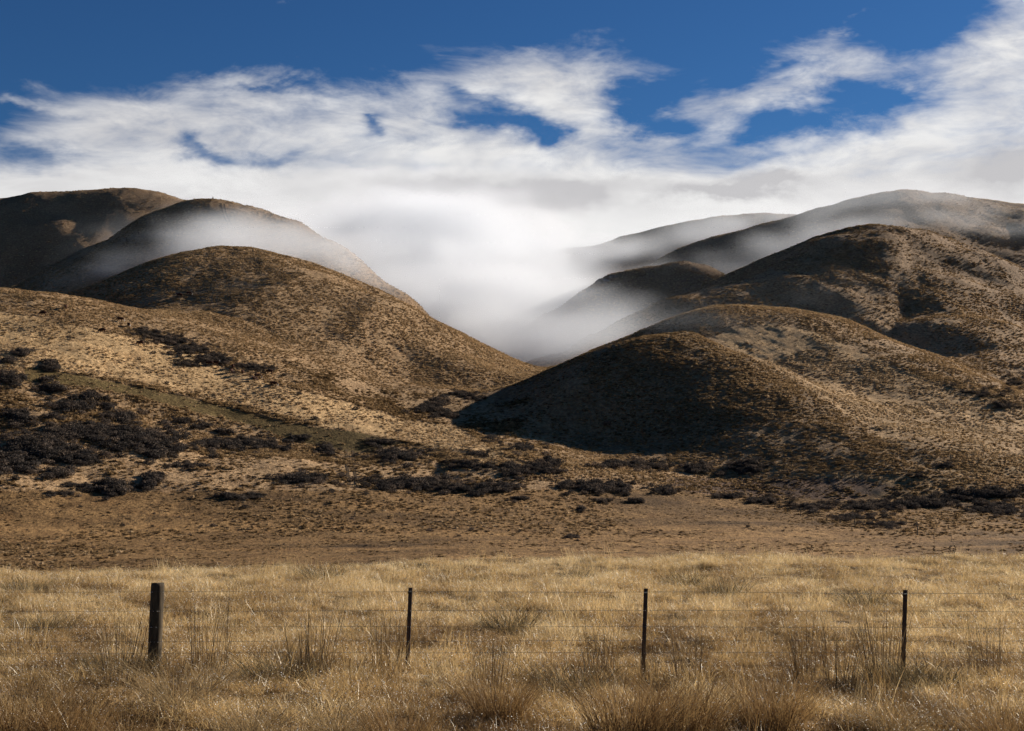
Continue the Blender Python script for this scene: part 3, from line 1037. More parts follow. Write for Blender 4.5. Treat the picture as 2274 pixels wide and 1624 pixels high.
for k, (gi_, p, s) in enumerate(spots[:n_ind]):
    cx, cy_ = thick[gi_][0], thick[gi_][1]
    lab, grp = next((l, g_) for f, l, g_ in REG if f(cx, cy_))
    me, st = SH[k % 5]
    o = link('shrub', me, None, (p[0], p[1], p[2] - .08))
    o.scale = (s * random.uniform(1.0, 1.45), s * random.uniform(1.0, 1.3), s * random.uniform(.85, 1.15))
    o.rotation_euler[2] = random.uniform(0, 6.28)
    tag(o, lab, 'shrub', grp)
    link('stem', st, o)
P = np.array([p for _, p, _ in rest])
sz = np.array([s for _, _, s in rest])
o = scatter('scrub', P - np.array([0, 0, .08]), rng.uniform(0, 6.28, len(P)), np.stack([sz * 1.2, sz * 1.15, sz], 1), rng.uniform(size=len(P)),
            rng.integers(0, 5, len(P)), [source('scrub_bush', a) for a, _ in SH], None, M_SHRUB)
tag(o, 'smaller dark bushes filling the thickets on the slopes and the plain', 'scrub')

# bushes that stand by themselves
SOLO = [('A', 1110, 240, .85, 'small dark shrub alone on the pale slope above the green strip'),
        ('A', 2085, 482, 1.25, 'dark round shrub beside the corner post where the green strip meets the fence'),
        ('A', 1430, 322, .7, 'low dark bush in the middle of the pale left slope'),
        ('A', 1990, 315, .95, 'dark shrub on the pale slope just right of the grazing herd'),
        ('A', 1897, 188, .95, 'upright dark shrub at the right end of the cattle herd'),
        ('A', 1660, 402, .9, 'dark shrub on the ditch edge along the green strip'),
        ('A', 1820, 250, 1.0, 'reddish dark bush under the lowest cow of the herd'),
        ('A', 1640, 1068, .8, 'dark bush on the plain in front of the brown scrub'),
        ('A', 812, 1190, .62, 'small black bush alone on the left of the plain'),
        ('A', 1425, 1192, .72, 'low mounded dark bush alone on the plain left of centre'),
        ('B', 95, 415, 1.1, 'dark bush near the top of the sunlit slope above the track gate'),
        ('B', 255, 470, .95, 'dark bush on the sunlit slope above the fence posts'),
        ('B', 388, 562, .8, 'small dark bush low on the sunlit slope beside a fence post'),
        ('B', 1760, 522, 1.5, 'large round shrub in the shade low on the dark hillside'),
        ('B', 72, 1142, .55, 'little dark bush on the open plain below the wheel track'),
        ('B', 590, 1225, .75, 'brown heap-like bush on the middle of the plain'),
        ('B', 865, 1218, .7, 'ragged brown bush right of the brown heap on the plain'),
        ('B', 1600, 1098, .72, 'small upright dark bush under the flat thicket'),
        ('B', 1180, 1230, .5, 'tiny dark bush on the plain nearest the straw field edge'),
        ('C', 620, 880, .8, 'brown bush by the fence at the foot of the right rise'),
        ('C', 1570, 715, .7, 'solitary bush on the crest of the pale right rise'),
        ('C', 435, 1195, .5, 'small dark bush on the plain left of the far fence')]
for k, (c, a, b, s, lab) in enumerate(SOLO):
    vx, vy = CROP[c](a, b)
    p = hit(vx, vy + 3, 60)[0]
    me, st = SH[(k * 3) % 5]
    o = link('shrub', me, None, (p[0], p[1], p[2] - .06))
    o.scale = (s * 1.25, s * 1.15, s)
    o.rotation_euler[2] = k * 1.3
    tag(o, lab, 'shrub')
    link('stem', st, o)


# --- wheel tracks ----------------------------------------------------------
def ribbon(name, pts_v, width, rmin, n=40, off=0.0, label=None):
    P = np.array(pts_v, float)
    tt = np.linspace(0, len(P) - 1, n)
    vx = np.interp(tt, np.arange(len(P)), P[:, 0])
    vy = np.interp(tt, np.arange(len(P)), P[:, 1])
    H = hit(vx, vy, rmin)
    H = H[~np.isnan(H[:, 0])]
    xy = H[:, :2]
    for _ in range(3):
        xy[1:-1] = (xy[:-2] + xy[1:-1] * 2 + xy[2:]) / 4
    d = np.gradient(xy, axis=0)
    d /= np.linalg.norm(d, axis=1, keepdims=True) + 1e-9
    nr = np.stack([-d[:, 1], d[:, 0]], 1)
    c = xy + nr * off
    L, R = c - nr * width / 2, c + nr * width / 2
    V = np.concatenate([np.c_[L, ground(L[:, 0], L[:, 1]) + .10], np.c_[c, ground(c[:, 0], c[:, 1]) + .07], np.c_[R, ground(R[:, 0], R[:, 1]) + .10]])
    m = len(c)
    F = [(i, i + 1, m + i + 1, m + i) for i in range(m - 1)] + [(m + i, m + i + 1, 2 * m + i + 1, 2 * m + i) for i in range(m - 1)]
    o = link(name, raw_mesh(name, V, F, [M_TRACK], smooth=True))
    tag(o, label, None, None, 'structure')
    return o


for off in (-.8, .8):
    ribbon('track', [(776, 1000), (778, 1030), (784, 1078)], .55, 60, 30, off)
    ribbon('track', [(566, 556), (570, 580), (575, 610)], .5, 450, 24, off)
    ribbon('track', [(494, 452), (498, 475), (510, 500)], .6, 650, 24, off)
ribbon('ditch', [(150, 829), (233, 841), (333, 863), (500, 899), (600, 923), (700, 940)], .9, 60, 60)


# --- fences ----------------------------------------------------------------
def tube(V, F, pts3, rads, m=6, cap=True):
    o = len(V)
    pts3 = [np.asarray(p, float) for p in pts3]
    n = len(pts3)
    for i, p in enumerate(pts3):
        d = pts3[min(i + 1, n - 1)] - pts3[max(i - 1, 0)]
        d /= np.linalg.norm(d)
        u_ = np.cross(d, (0, 1, 0) if abs(d[1]) < .9 else (1, 0, 0))
        u_ /= np.linalg.norm(u_)
        v_ = np.cross(d, u_)
        for k in range(m):
            a = 2 * np.pi * k / m
            V.append(p + rads[i] * (math.cos(a) * u_ + math.sin(a) * v_))
    for i in range(n - 1):
        for k in range(m):
            e = (k + 1) % m
            F.append((o + i * m + k, o + i * m + e, o + (i + 1) * m + e, o + (i + 1) * m + k))
    if cap:
        for i, s in ((0, -1), (n - 1, 1)):
            V.append(pts3[i])
            c = len(V) - 1
            for k in range(m):
                e = (k + 1) % m
                F.append((c, o + i * m + k, o + i * m + e, o + i * m + e))


def poly(name, V, F, mats, smooth=False):
    me = bpy.data.meshes.new(name)
    F2 = [tuple(dict.fromkeys(f)) for f in F]
    me.from_pydata([tuple(v) for v in V], [], F2)
    for m in mats:
        me.materials.append(m)
    if smooth:
        me.polygons.foreach_set('use_smooth', np.ones(len(me.polygons), bool))
    me.update()
    return me


FD = 17.6
fence = bpy.data.objects.new('wire_fence', None)
COL.objects.link(fence)
fence.location = (0, FD, 0)
tag(fence, 'near wire fence with one thick timber post and three thin steel posts', 'fence')


def fpoint(vx, vy):
    p = W(vx, vy, FD)
    return p - np.array([0, FD, 0])


top, bot = fpoint(350, 1295), fpoint(341.5, 1480)
dv = (top - bot)
V, F = [], []
m_ = 22
N_ = 26
ax_p = [bot - dv * .12 + dv * 1.12 * (i / N_) for i in range(N_ + 1)]
r_ = random.Random(3)
for i, p in enumerate(ax_p):
    t_ = i / N_
    for k in range(m_):
        a = 2 * np.pi * k / m_
        rr = .083 * (1 + .03 * math.sin(3 * a + 1) + .02 * math.sin(7 * a + 2 * t_) + .012 * r_.uniform(-1, 1)) * (1.03 - .05 * t_)
        if i == N_:
            rr *= .95
        V.append(p + np.array([math.cos(a) * rr, math.sin(a) * rr, .006 * math.sin(a * 2) * (i == N_)]))
for i in range(N_):
    for k in range(m_):
        e = (k + 1) % m_
        F.append((i * m_ + k, i * m_ + e, (i + 1) * m_ + e, (i + 1) * m_ + k))
V.append(ax_p[-1] + np.array([0, 0, .006]))
for k in range(m_):
    F.append((len(V) - 1, N_ * m_ + k, N_ * m_ + (k + 1) % m_))
post = link('post', poly('post', V, F, [M_WOOD], True), fence)
tag(post, 'thick weathered round timber post')

STD = [((912, 1305), (904.5, 1492)), ((1434.5, 1307), (1428, 1490)), ((2010, 1310), (2005, 1490))]
for (t_, b_) in STD:
    t3, b3 = fpoint(*t_), fpoint(*b_)
    d3 = t3 - b3
    b3 = b3 - d3 * .15
    V, F = [], []
    # Y-section steel picket
    prof = []
    for k in range(3):
        a = -np.pi / 2 + 2 * np.pi * k / 3 + .5
        tg = np.array([-math.sin(a), math.cos(a)])
        rd = np.array([math.cos(a), math.sin(a)])
        prof += [rd * .029 - tg * .006, rd * .029 + tg * .006, (rd + np.array([math.cos(a + 2 * np.pi / 3), math.sin(a + 2 * np.pi / 3)])) * .009]
    L_ = len(prof)
    for s in (0, 1):
        c = b3 if s == 0 else t3
        for q_ in prof:
            V.append(c + np.array([q_[0], q_[1], 0]))
    for k in range(L_):
        e = (k + 1) % L_
        F.append((k, e, L_ + e, L_ + k))
    F.append(tuple(range(L_, 2 * L_)))
    st = link('steel_post', poly('steel_post', V, F, [M_STEEL]), fence)
    # clip that carries the top wire
    V, F = [], []
    c = t3 - d3 / np.linalg.norm(d3) * .052
    tube(V, F, [c + np.array([-.032, -.03, 0]), c + np.array([.01, -.03, 0])], [.017, .017], 8)
    link('insulator', poly('insulator', V, F, [M_PLAST], True), st)

ywire = [(1313.5, 1313, 1313.5, 1318), (1357, 1355, 1354, 1357), (1392, 1390, 1390, 1393), (1424.5, 1422, 1421, 1421.5), (1450.5, 1447.5, 1447.3, 1447.3), (1477, 1477, 1477, 1477)]
dV, dF = [], []
dr = np.random.default_rng(77)
for i, ys in enumerate(ywire):
    V, F = [], []
    P = []
    for vx in np.linspace(-700, 2950, 120):
        vy = np.interp(vx, [0, 600, 1500, 2273], ys) + .5 * math.sin(vx / 90 + i)
        P.append(fpoint(vx, vy) + np.array([0, -.088, 0]))
    tube(V, F, P, [.0019] * len(P), 5, False)
    wr = link('wire', poly('wire', V, F, [M_WIRE], True), fence)
    if i < 5:
        P = np.array(P)
        xs = dr.uniform(-7.5, 7.5, 330)
        for xx in xs:
            if abs(vnoise(np.array([xx * 1.3]), np.array([i * 3.3]), 5)[0] + .5) < .35:
                continue
            c = np.array([xx, np.interp(xx, P[:, 0], P[:, 1]), np.interp(xx, P[:, 0], P[:, 2]) - .0035])
            o_ = len(dV)
            M = np.linalg.qr(dr.normal(size=(3, 3)))[0]
            dV.extend(OCT_V @ M * dr.uniform(.0035, .0062) + c)
            dF.extend(OCT_F + o_)
dd = link('dew_drops', raw_mesh('dew_drops', np.array(dV), np.array(dF), [M_DEW]), fence)
dd['kind'] = 'stuff'


def far_fence(label, pv, hgt, wires=(.95, .6, .3), rmin=60, thickp=(), rad=.05):
    H = [hit(vx, vy, rmin)[0] for vx, vy in pv]
    H = [h for h in H if not np.isnan(h[0])]
    o0 = H[len(H) // 2]
    e = bpy.data.objects.new('post_and_wire_fence', None)
    COL.objects.link(e)
    e.location = tuple(o0)
    tag(e, label, 'fence')
    tops = []
    rr_ = random.Random(len(pv))
    for i, h in enumerate(H):
        V, F = [], []
        b = h - o0
        hh = hgt * rr_.uniform(.92, 1.08)
        lean = np.array([rr_.uniform(-.05, .05), rr_.uniform(-.05, .05), 0])
        rd = rad * (1.7 if i in thickp else 1) * rr_.uniform(.8, 1.15)
        if i in thickp:
            hh *= 1.3
        tube(V, F, [b - np.array([0, 0, .3]), b + lean * .5 + np.array([0, 0, hh * .5]), b + lean + np.array([0, 0, hh])], [rd, rd * .97, rd * .93], 7)
        link('post', poly('post', V, F, [M_WOOD], True), e)
        tops.append((b, hgt))
    for f in wires:
        V, F = [], []
        tube(V, F, [b + np.array([0, 0, hh * f]) for b, hh in tops], [.006] * len(tops), 4, False)
        link('wire', poly('wire', V, F, [M_WIRE]), e)
    return e


far_fence('post and wire fence at the foot of the shaded hill, running to the right rise',
          [B_(1600, 893), B_(1705, 893), B_(1800, 896), B_(1905, 896), B_(2015, 898), B_(2095, 902), B_(2160, 906), B_(2225, 906), C_(65, 898), C_(172, 899), C_(283, 902), C_(390, 902), C_(490, 906), C_(602, 905), C_(715, 904),
           C_(830, 902), C_(935, 898), C_(1040, 897), C_(1145, 887), C_(1255, 882), C_(1390, 874), C_(1470, 838), C_(1567, 805), C_(1675, 780), C_(1785, 762), C_(1893, 751), C_(2002, 748), C_(2110, 746), C_(2212, 741), C_(2330, 738)], 1.15, thickp=(4, 18, 22, 24), rad=.055)
far_fence('line of fence posts crossing the right of the plain below the dark scrub bank',
          [C_(-60, 945), C_(25, 958), C_(97, 976), C_(167, 985), C_(345, 1020), C_(450, 1040), C_(530, 1060), C_(614, 1086), C_(697, 1103), C_(785, 1131), C_(873, 1148), C_(960, 1168), C_(1050, 1178), C_(1145, 1188), C_(1247, 1204),
           C_(1350, 1214), C_(1455, 1238), C_(1563, 1258), C_(1673, 1281), C_(1790, 1300)], 1.2, thickp=(9, 13, 17), rad=.055)
far_fence('sparse fence on the left slope between green strip and scrub, right of its corner post',
          [A_(2110, 520), A_(2255, 548), B_(75, 560), B_(185, 580), B_(290, 608), B_(405, 630), B_(515, 655), B_(620, 672), B_(735, 695), B_(860, 735), B_(1000, 775)], 1.1, thickp=(0, 1, 4), rad=.05)

# pair of tall posts of a gateway in the valley mouth
for i, (a, b) in enumerate([(2012, 906), (2030, 890)]):
    pass


# --- cattle ----------------------------------------------------------------
def skin_mesh(name, P, E, R, mats, sub=1):
    me = bpy.data.meshes.new(name)
    me.from_pydata(P, E, [])
    o = bpy.data.objects.new(name, me)
    COL.objects.link(o)
    md = o.modifiers.new('s', 'SKIN')
    md.use_smooth_shade = True
    me.skin_vertices[0].data[0].use_root = True
    for i, r0 in enumerate(R):
        me.skin_vertices[0].data[i].radius = r0 if isinstance(r0, tuple) else (r0, r0)
    s = o.modifiers.new('u', 'SUBSURF')
    s.levels = s.render_levels = sub
    dg = bpy.context.evaluated_depsgraph_get()
    nm = bpy.data.meshes.new_from_object(o.evaluated_get(dg))
    bpy.data.objects.remove(o)
    nm.name = name
    nm.materials.clear()
    for m in mats:
        nm.materials.append(m)
    return nm


def cow_mesh(name, graze):
    # length along +x (head), standing on z = 0
    P = [(-.05, 0, 1.02), (-.55, 0, 1.06), (-.80, 0, 1.08), (.45, 0, 1.04), (.75, 0, 1.10)]
    R = [(.36, .40), (.33, .36), (.20, .22), (.32, .40), (.22, .30)]
    E = [(0, 1), (1, 2), (0, 3), (3, 4)]

    def add(p, r, par):
        P.append(p)
        R.append(r if isinstance(r, tuple) else (r, r))
        E.append((par, len(P) - 1))
        return len(P) - 1
    if graze:
        n1 = add((1.00, 0, .86), (.16, .20), 4)
        h1 = add((1.18, 0, .52), (.13, .13), n1)
        h2 = add((1.24, 0, .30), (.10, .10), h1)
        add((1.27, 0, .12), (.075, .07), h2)
    else:
        n1 = add((1.02, 0, 1.28), (.16, .20), 4)
        h1 = add((1.20, 0, 1.42), (.13, .14), n1)
        h2 = add((1.38, .0, 1.34), (.10, .11), h1)
        add((1.55, 0, 1.25), (.075, .075), h2)
    for s in (-1, 1):
        add((P[h1][0] - .04, s * .24, P[h1][2] + .06), (.035, .06), h1)
        a = add((.52, s * .17, .70), .13, 3)
        b = add((.50, s * .18, .38), .075, a)
        c = add((.52, s * .18, .10), .055, b)
        add((.55, s * .18, .0), .06, c)
        a = add((-.62, s * .18, .80), .17, 1)
        b = add((-.60, s * .18, .56), .10, a)
        c = add((-.72, s * .18, .40), .07, b)
        d = add((-.66, s * .18, .10), .05, c)
        add((-.62, s * .18, .0), .06, d)
    t = add((-.98, 0, 1.00), .05, 2)
    add((-1.00, 0, .55), .035, t)
    me = skin_mesh(name, P, E, R, [M_COW, M_COWW])
    xs = P[h1][0]
    for f in me.polygons:
        f.use_smooth = True
        c = f.center
        if c.x > xs - .02 and (c.z < P[h1][2] + .25) and abs(c.y) < .15:
            f.material_index = 1
        if abs(c.y) < .16 and c.z < .72 and -.4 < c.x < .4:
            f.material_index = 1
    return me


COW = [cow_mesh('cow', True), cow_mesh('cow', False)]
COWS = [('D', 285, 950, 0, 180, 'dark brown cow grazing in profile on the left slope, leftmost of all the cattle'),
        ('D', 438, 908, 1, 100, 'dark brown cow standing near the crest of the left slope'),
        ('D', 800, 990, 0, 0, 'long brown cow grazing just above the upper end of the scrub strip'),
        ('D', 858, 1028, 0, -60, 'brown cow half turned away at the top end of the scrub strip'),
        ('D', 683, 1065, 0, 185, 'brown cow grazing on pale grass left of the scrub strip'),
        ('D', 935, 1150, 0, 200, 'reddish brown cow with its head down by the lower edge of the scrub strip'),
        ('D', 1195, 826, 1, 170, 'grey looking cow on the saddle between the two left hills, left one of a pair'),
        ('D', 1258, 815, 0, 0, 'grey brown cow on the saddle between the two left hills, right one of a pair'),
        ('A', 1398, 130, 0, 190, 'brown cow against the scrub strip, upper left of the herd'),
        ('A', 1435, 128, 1, -20, 'brown cow with its head up beside the scrub strip'),
        ('A', 1550, 152, 1, 110, 'brown cow standing uppermost in the tight part of the herd'),
        ('A', 1540, 180, 0, 80, 'brown cow facing away just below the uppermost cow of the herd'),
        ('A', 1615, 188, 0, 100, 'brown cow in the middle of the herd, apart from the pairs'),
        ('A', 1715, 214, 0, 20, 'brown cow behind a pale faced one, low in the herd'),
        ('A', 1700, 234, 1, 240, 'brown cow with a pale head facing downhill, low in the herd'),
        ('A', 1795, 186, 0, 170, 'reddish cow grazing at the right edge of the scrub strip'),
        ('A', 1822, 266, 0, 0, 'cow with pale patches, lowest and rightmost of the herd')]
for c, a, b, kind, deg, lab in COWS:
    vx, vy = CROP[c](a, b)
    p = hit(vx, vy, 60)[0]
    o = link('cow', COW[kind], None, (p[0], p[1], p[2] - .03))
    o.rotation_euler[2] = math.radians(deg)
    tag(o, lab, 'cow', 'cattle grazing on the left hill')

# --- cairn on the back hill, rocks on the spur -------------------------------


def rock_mesh(name, seed, flat=.7):
    r = np.random.default_rng(seed)
    import bmesh
    bm = bmesh.new()
    bmesh.ops.create_icosphere(bm, subdivisions=2, radius=1)
    off = r.uniform(0, 50, 3)
    for v in bm.verts:
        c = np.array(v.co)
        k = 1 + .45 * vnoise3(np.array([c[0] * 1.4 + off[0]]), np.array([c[1] * 1.4 + off[1]]), np.array([c[2] * 1.4 + off[2]]))[0]
        v.co = Vector((c[0] * k, c[1] * k, c[2] * k * flat))
    me = bpy.data.meshes.new(name)
    bm.to_mesh(me)
    bm.free()
    me.materials.append(M_ROCK)
    return me


RK = [rock_mesh('rock', 900 + k) for k in range(4)]
ROCKS = [(1338, 616, 3.6, 'jagged grey rock outcrop highest on the foggy spur'), (1362, 605, 2.4, 'small grey rock outcrop just right of the highest one on the foggy spur'),
         (1310, 634, 2.6, 'grey rock outcrop in the middle of the foggy spur'), (1290, 644, 2.0, 'lowest little rock outcrop on the foggy spur')]
for k, (vx, vy, s, lab) in enumerate(ROCKS):
    p = hit(vx, vy, 500)[0]
    if np.isnan(p[0]) or p[1] > 1000:
        p = hit(vx, vy + 12, 500)[0]
    o = link('rock', RK[k], None, (p[0], p[1], p[2] + .1 * s))
    o.scale = (s * 1.2, s, s * .8)
    o.rotation_euler[2] = k * 1.1
    tag(o, lab, 'rock', 'rocks on the spur')
j = int(np.argmin(np.abs(AZ - azel(474, 438)[0])))
sel = np.nonzero((RR > 600) & (RR < 1000))[0]
jr_ = sel[np.argmax(TEL[j, sel])]
cp = np.array([TX[j, jr_], TY[j, jr_], TZ[j, jr_]])
cairn = bpy.data.objects.new('cairn', None)
COL.objects.link(cairn)
cairn.location = tuple(cp)
tag(cairn, 'small stone cairn standing on the top of the back left hill', 'cairn')
for k in range(6):
    s_ = .50 - .06 * k
    o = link('stone', RK[k % 4], cairn, (.04 * math.sin(k * 2.1), 0, .05 + .22 * k))
    o.scale = (s_, s_, .19)
    o.rotation_euler[2] = k * 2.2

# --- large tussocks and reeds in the foreground ------------------------------


def plant_mat(name, c0, c1, transl=.3, gloss=.05):
    m, t = new_mat(name)
    oi = t.n('ShaderNodeObjectInfo')
    sh = t.attr('shade')
    c = t.mix(sh, t.mix(oi.outputs['Random'], c0, tuple(x * 1.25 for x in c0)), c1)
    d = t.n('ShaderNodeBsdfDiffuse')
    t.put(d.inputs[0], c)
    tr = t.n('ShaderNodeBsdfTranslucent')
    t.put(tr.inputs[0], c)
    mx = t.n('ShaderNodeMixShader')
    mx.inputs[0].default_value = transl
    t.put(mx.inputs[1], d.outputs[0])
    t.put(mx.inputs[2], tr.outputs[0])
    gl = t.n('ShaderNodeBsdfGlossy')
    gl.inputs[0].default_value = (.9, .85, .75, 1)
    gl.inputs[1].default_value = .5
    m2 = t.n('ShaderNodeMixShader')
    m2.inputs[0].default_value = gloss * .25
    t.put(m2.inputs[1], mx.outputs[0])
    t.put(m2.inputs[2], gl.outputs[0])
    out_surface(t, m2.outputs[0])
    return m


M_RED = plant_mat('red_tussock', (.12, .062, .024), (.34, .215, .09), .4)
M_REED = plant_mat('dry_reed', (.060, .038, .020), (.19, .125, .062), .25)
M_ARCH = plant_mat('pale_tussock', (.20, .14, .075), (.40, .29, .15), .35, .0)
M_BROWN = plant_mat('brown_tussock', (.055, .042, .020), (.19, .14, .07), .3)


def clump(name, mat, *args, dew=0, **kw):
    V, F, S = blades(*args, **kw)
    if dew:
        V, F, S, mi = with_dew(V, F, S, dew, .0042, kw.get('seed', 1))
    else:
        mi = np.zeros(len(F), int)
    return raw_mesh(name, V, F, [mat, M_DEW], mi, shade=S)


REDM = [clump('leaves', M_RED, 520, .30, .36, .82, .006, .16, .34, 4, seed=700 + k, fan=.24, head=.3, dew=60) for k in range(3)]
REEDM = [clump('leaves', M_REED, 46, .20, .50, .98, .0075, .07, .06, 3, seed=710 + k, fan=.10, dew=6) for k in range(3)]
ARCHM = [clump('leaves', M_ARCH, 260, .22, .40, .75, .0055, .22, .75, 5, seed=720 + k, fan=.35, head=.3, dew=60) for k in range(2)]
BRM = [clump('leaves', M_BROWN, 300, .32, .18, .40, .0065, .26, .42, 3, seed=730 + k, fan=.26, dew=20) for k in range(3)]
FG = [
    ('tussock', REDM, 40, 1655, 1.05, 'tall rust brown tussock filling the bottom left corner'),
    ('tussock', REDM, 150, 1650, .95, 'rust brown tussock beside the one in the bottom left corner'),
    ('tussock', REDM, 285, 1665, .70, 'low rust tussock at the bottom edge below the timber post'),
    ('tussock', ARCHM, 395, 1590, 1.15, 'pale arching tussock with long leaning seed stems right below the timber post'),
    ('tussock', ARCHM, 560, 1640, .85, 'pale arching tussock at the bottom edge right of the leaning one'),
    ('tussock', ARCHM, 745, 1640, .75, 'thin pale tussock at the bottom edge below the tall reeds'),
    ('tussock', REDM, 890, 1668, .80, 'rust brown tussock at the bottom edge below the first steel post'),
    ('tussock', REDM, 1108, 1600, .85, 'brown tussock right of the first steel post, near the bottom edge'),
    ('tussock', REDM, 1400, 1660, 1.05, 'large dark rust tussock at the bottom edge below the middle steel post'),
    ('tussock', REDM, 1525, 1640, .98, 'spreading rust tussock right of the large dark one at the bottom edge'),
    ('tussock', REDM, 1715, 1620, .92, 'dark brown tussock near the bottom edge, right of the spreading rust one'),
    ('tussock', ARCHM, 1985, 1640, .85, 'pale arching tussock at the bottom edge below the right steel post'),
    ('tussock', REDM, 2240, 1670, .85, 'brown tussock at the bottom right corner'),
    ('tussock', BRM, 2045, 1518, 1.15, 'dark leaning tussock just right below the right steel post'),
    ('tussock', BRM, 265, 1515, 1.3, 'dark tussock at the left foot of the timber post'),
    ('tussock', BRM, 625, 1512, 1.25, 'dark flat tussock between timber post and first steel post'),
    ('tussock', BRM, 1270, 1525, 1.25, 'dark tussock left below the middle steel post'),
    ('tussock', BRM, 1985, 1505, 1.0, 'small dark tussock left of the right steel post foot'),
    ('tussock', BRM, 100, 1402, 1.2, 'brown mound of tussock behind the fence at the far left'),
    ('tussock', BRM, 710, 1290, 1.35, 'brown mound of tussock beyond the fence above the reeds'),
    ('tussock', BRM, 1280, 1285, 1.0, 'small brown tussock beyond the fence left of the middle steel post'),
    ('tussock', BRM, 1928, 1338, 1.25, 'dark brown tussock behind the fence left of the right steel post top'),
    ('tussock', BRM, 1520, 1298, 1.2, 'brown tussock beyond the fence right of the middle steel post'),
    ('tussock', BRM, 1610, 1318, 1.2, 'wide brown tussock behind the top wire between the two right steel posts'),
    ('tussock', BRM, 1130, 1395, 1.2, 'brown tussock behind the fence midway between the first two steel posts'),
    ('tussock', BRM, 60, 1326, 1.2, 'brown tussock behind the top wire near the left edge'),
    ('reeds', REEDM, 265, 1545, 1.05, 'dark upright reeds in front of the timber post on its left'),
    ('reeds', REEDM, 462, 1500, 1.15, 'upright dry reeds standing to the right of the timber post'),
    ('reeds', REEDM, 692, 1515, 1.15, 'tall dry reeds halfway between timber post and first steel post'),
    ('reeds', REEDM, 862, 1487, 1.05, 'thin tall reeds just left of the first steel post'),
    ('reeds', REEDM, 1335, 1490, .95, 'dry reeds left of the middle steel post'),
    ('reeds', REEDM, 1442, 1497, .70, 'short reeds around the foot of the middle steel post'),
    ('reeds', REEDM, 1530, 1500, 1.0, 'thin reeds right of the middle steel post'),
    ('reeds', REEDM, 1790, 1502, 1.0, 'sparse dark reeds between the two right steel posts'),
    ('reeds', REEDM, 1866, 1512, 1.12, 'tall brown reeds left of the right steel post'),
    ('reeds', REEDM, 1962, 1500, 1.15, 'tallest dark reeds directly left of the right steel post'),
    ('reeds', REEDM, 2190, 1500, 1.0, 'dry reeds near the right edge along the fence'),
    ('reeds', REEDM, 1090, 1540, .95, 'reeds right of the first steel post above the brown tussock')]
for k, (nm, ms, vx, vy, s, lab) in enumerate(FG):
    x_, y_, z_ = ray(vx, vy)
    d_ = -CAM_Z / z_ * y_
    p = W(vx, vy, d_)
    gz = float(ground(np.array([p[0]]), np.array([p[1]]))[0])
    o = link(nm, ms[k % len(ms)], None, (p[0], p[1], gz - .03))
    o.scale = (s * (1.1 if nm == 'tussock' else 1), s, s)
    o.rotation_euler = (0, random.uniform(-.05, .12), k * 2.39)
    tag(o, lab, 'tussock' if nm == 'tussock' else 'reeds', 'tussocks and reeds in the straw field')

# --- dead thistles at the far edge of the field ------------------------------


def thistle_mesh(seed):
    r = np.random.default_rng(seed)
    V, F = [], []
    h = .78
    tube(V, F, [(0, 0, 0), (.02, 0, h * .5), (.0, .01, h)], [.009, .008, .006], 5)
    for k in range(4):
        z0 = h * r.uniform(.5, .85)
        a = r.uniform(0, 6.28)
        tipp = np.array([math.cos(a) * .09, math.sin(a) * .09, z0 + .12])
        tube(V, F, [(0, 0, z0), tipp], [.005, .004], 4)
        tube(V, F, [tipp - (0, 0, .01), tipp + (0, 0, .02), tipp + (0, 0, .05), tipp + (0, 0, .07)], [.012, .035, .03, .01], 6)
    tube(V, F, [(0, .01, h), (0, .01, h + .03), (0, .01, h + .07), (0, .01, h + .09)], [.012, .04, .035, .01], 6)
    return poly('dead_thistle', V, F, [M_REED])


THI = [thistle_mesh(1), thistle_mesh(2)]
for k, (vx, vy, lab) in enumerate([(1792, 1246, 'short dead thistle at the far field edge, left of its taller twin'), (1803, 1246, 'taller dead thistle at the far field edge right beside a short one'),
                                   (2074, 1245, 'lone dead thistle at the far field edge on the right'), (2109, 1246, 'dead thistle at the far field edge, left of the rightmost one'), (2119, 1246, 'rightmost dead thistle at the far field edge')]):
    x_, y_, z_ = ray(vx, vy)
    d_ = -CAM_Z / z_ * y_
    p = W(vx, vy, d_)
    o = link('dead_thistle', THI[k % 2], None, (p[0], p[1], 0))
    o.scale = (.5, .5, (.40, .50, .46, .44, .48)[k])
    o.rotation_euler[2] = k
    tag(o, lab, 'thistle', 'dead thistles at the far edge of the field')


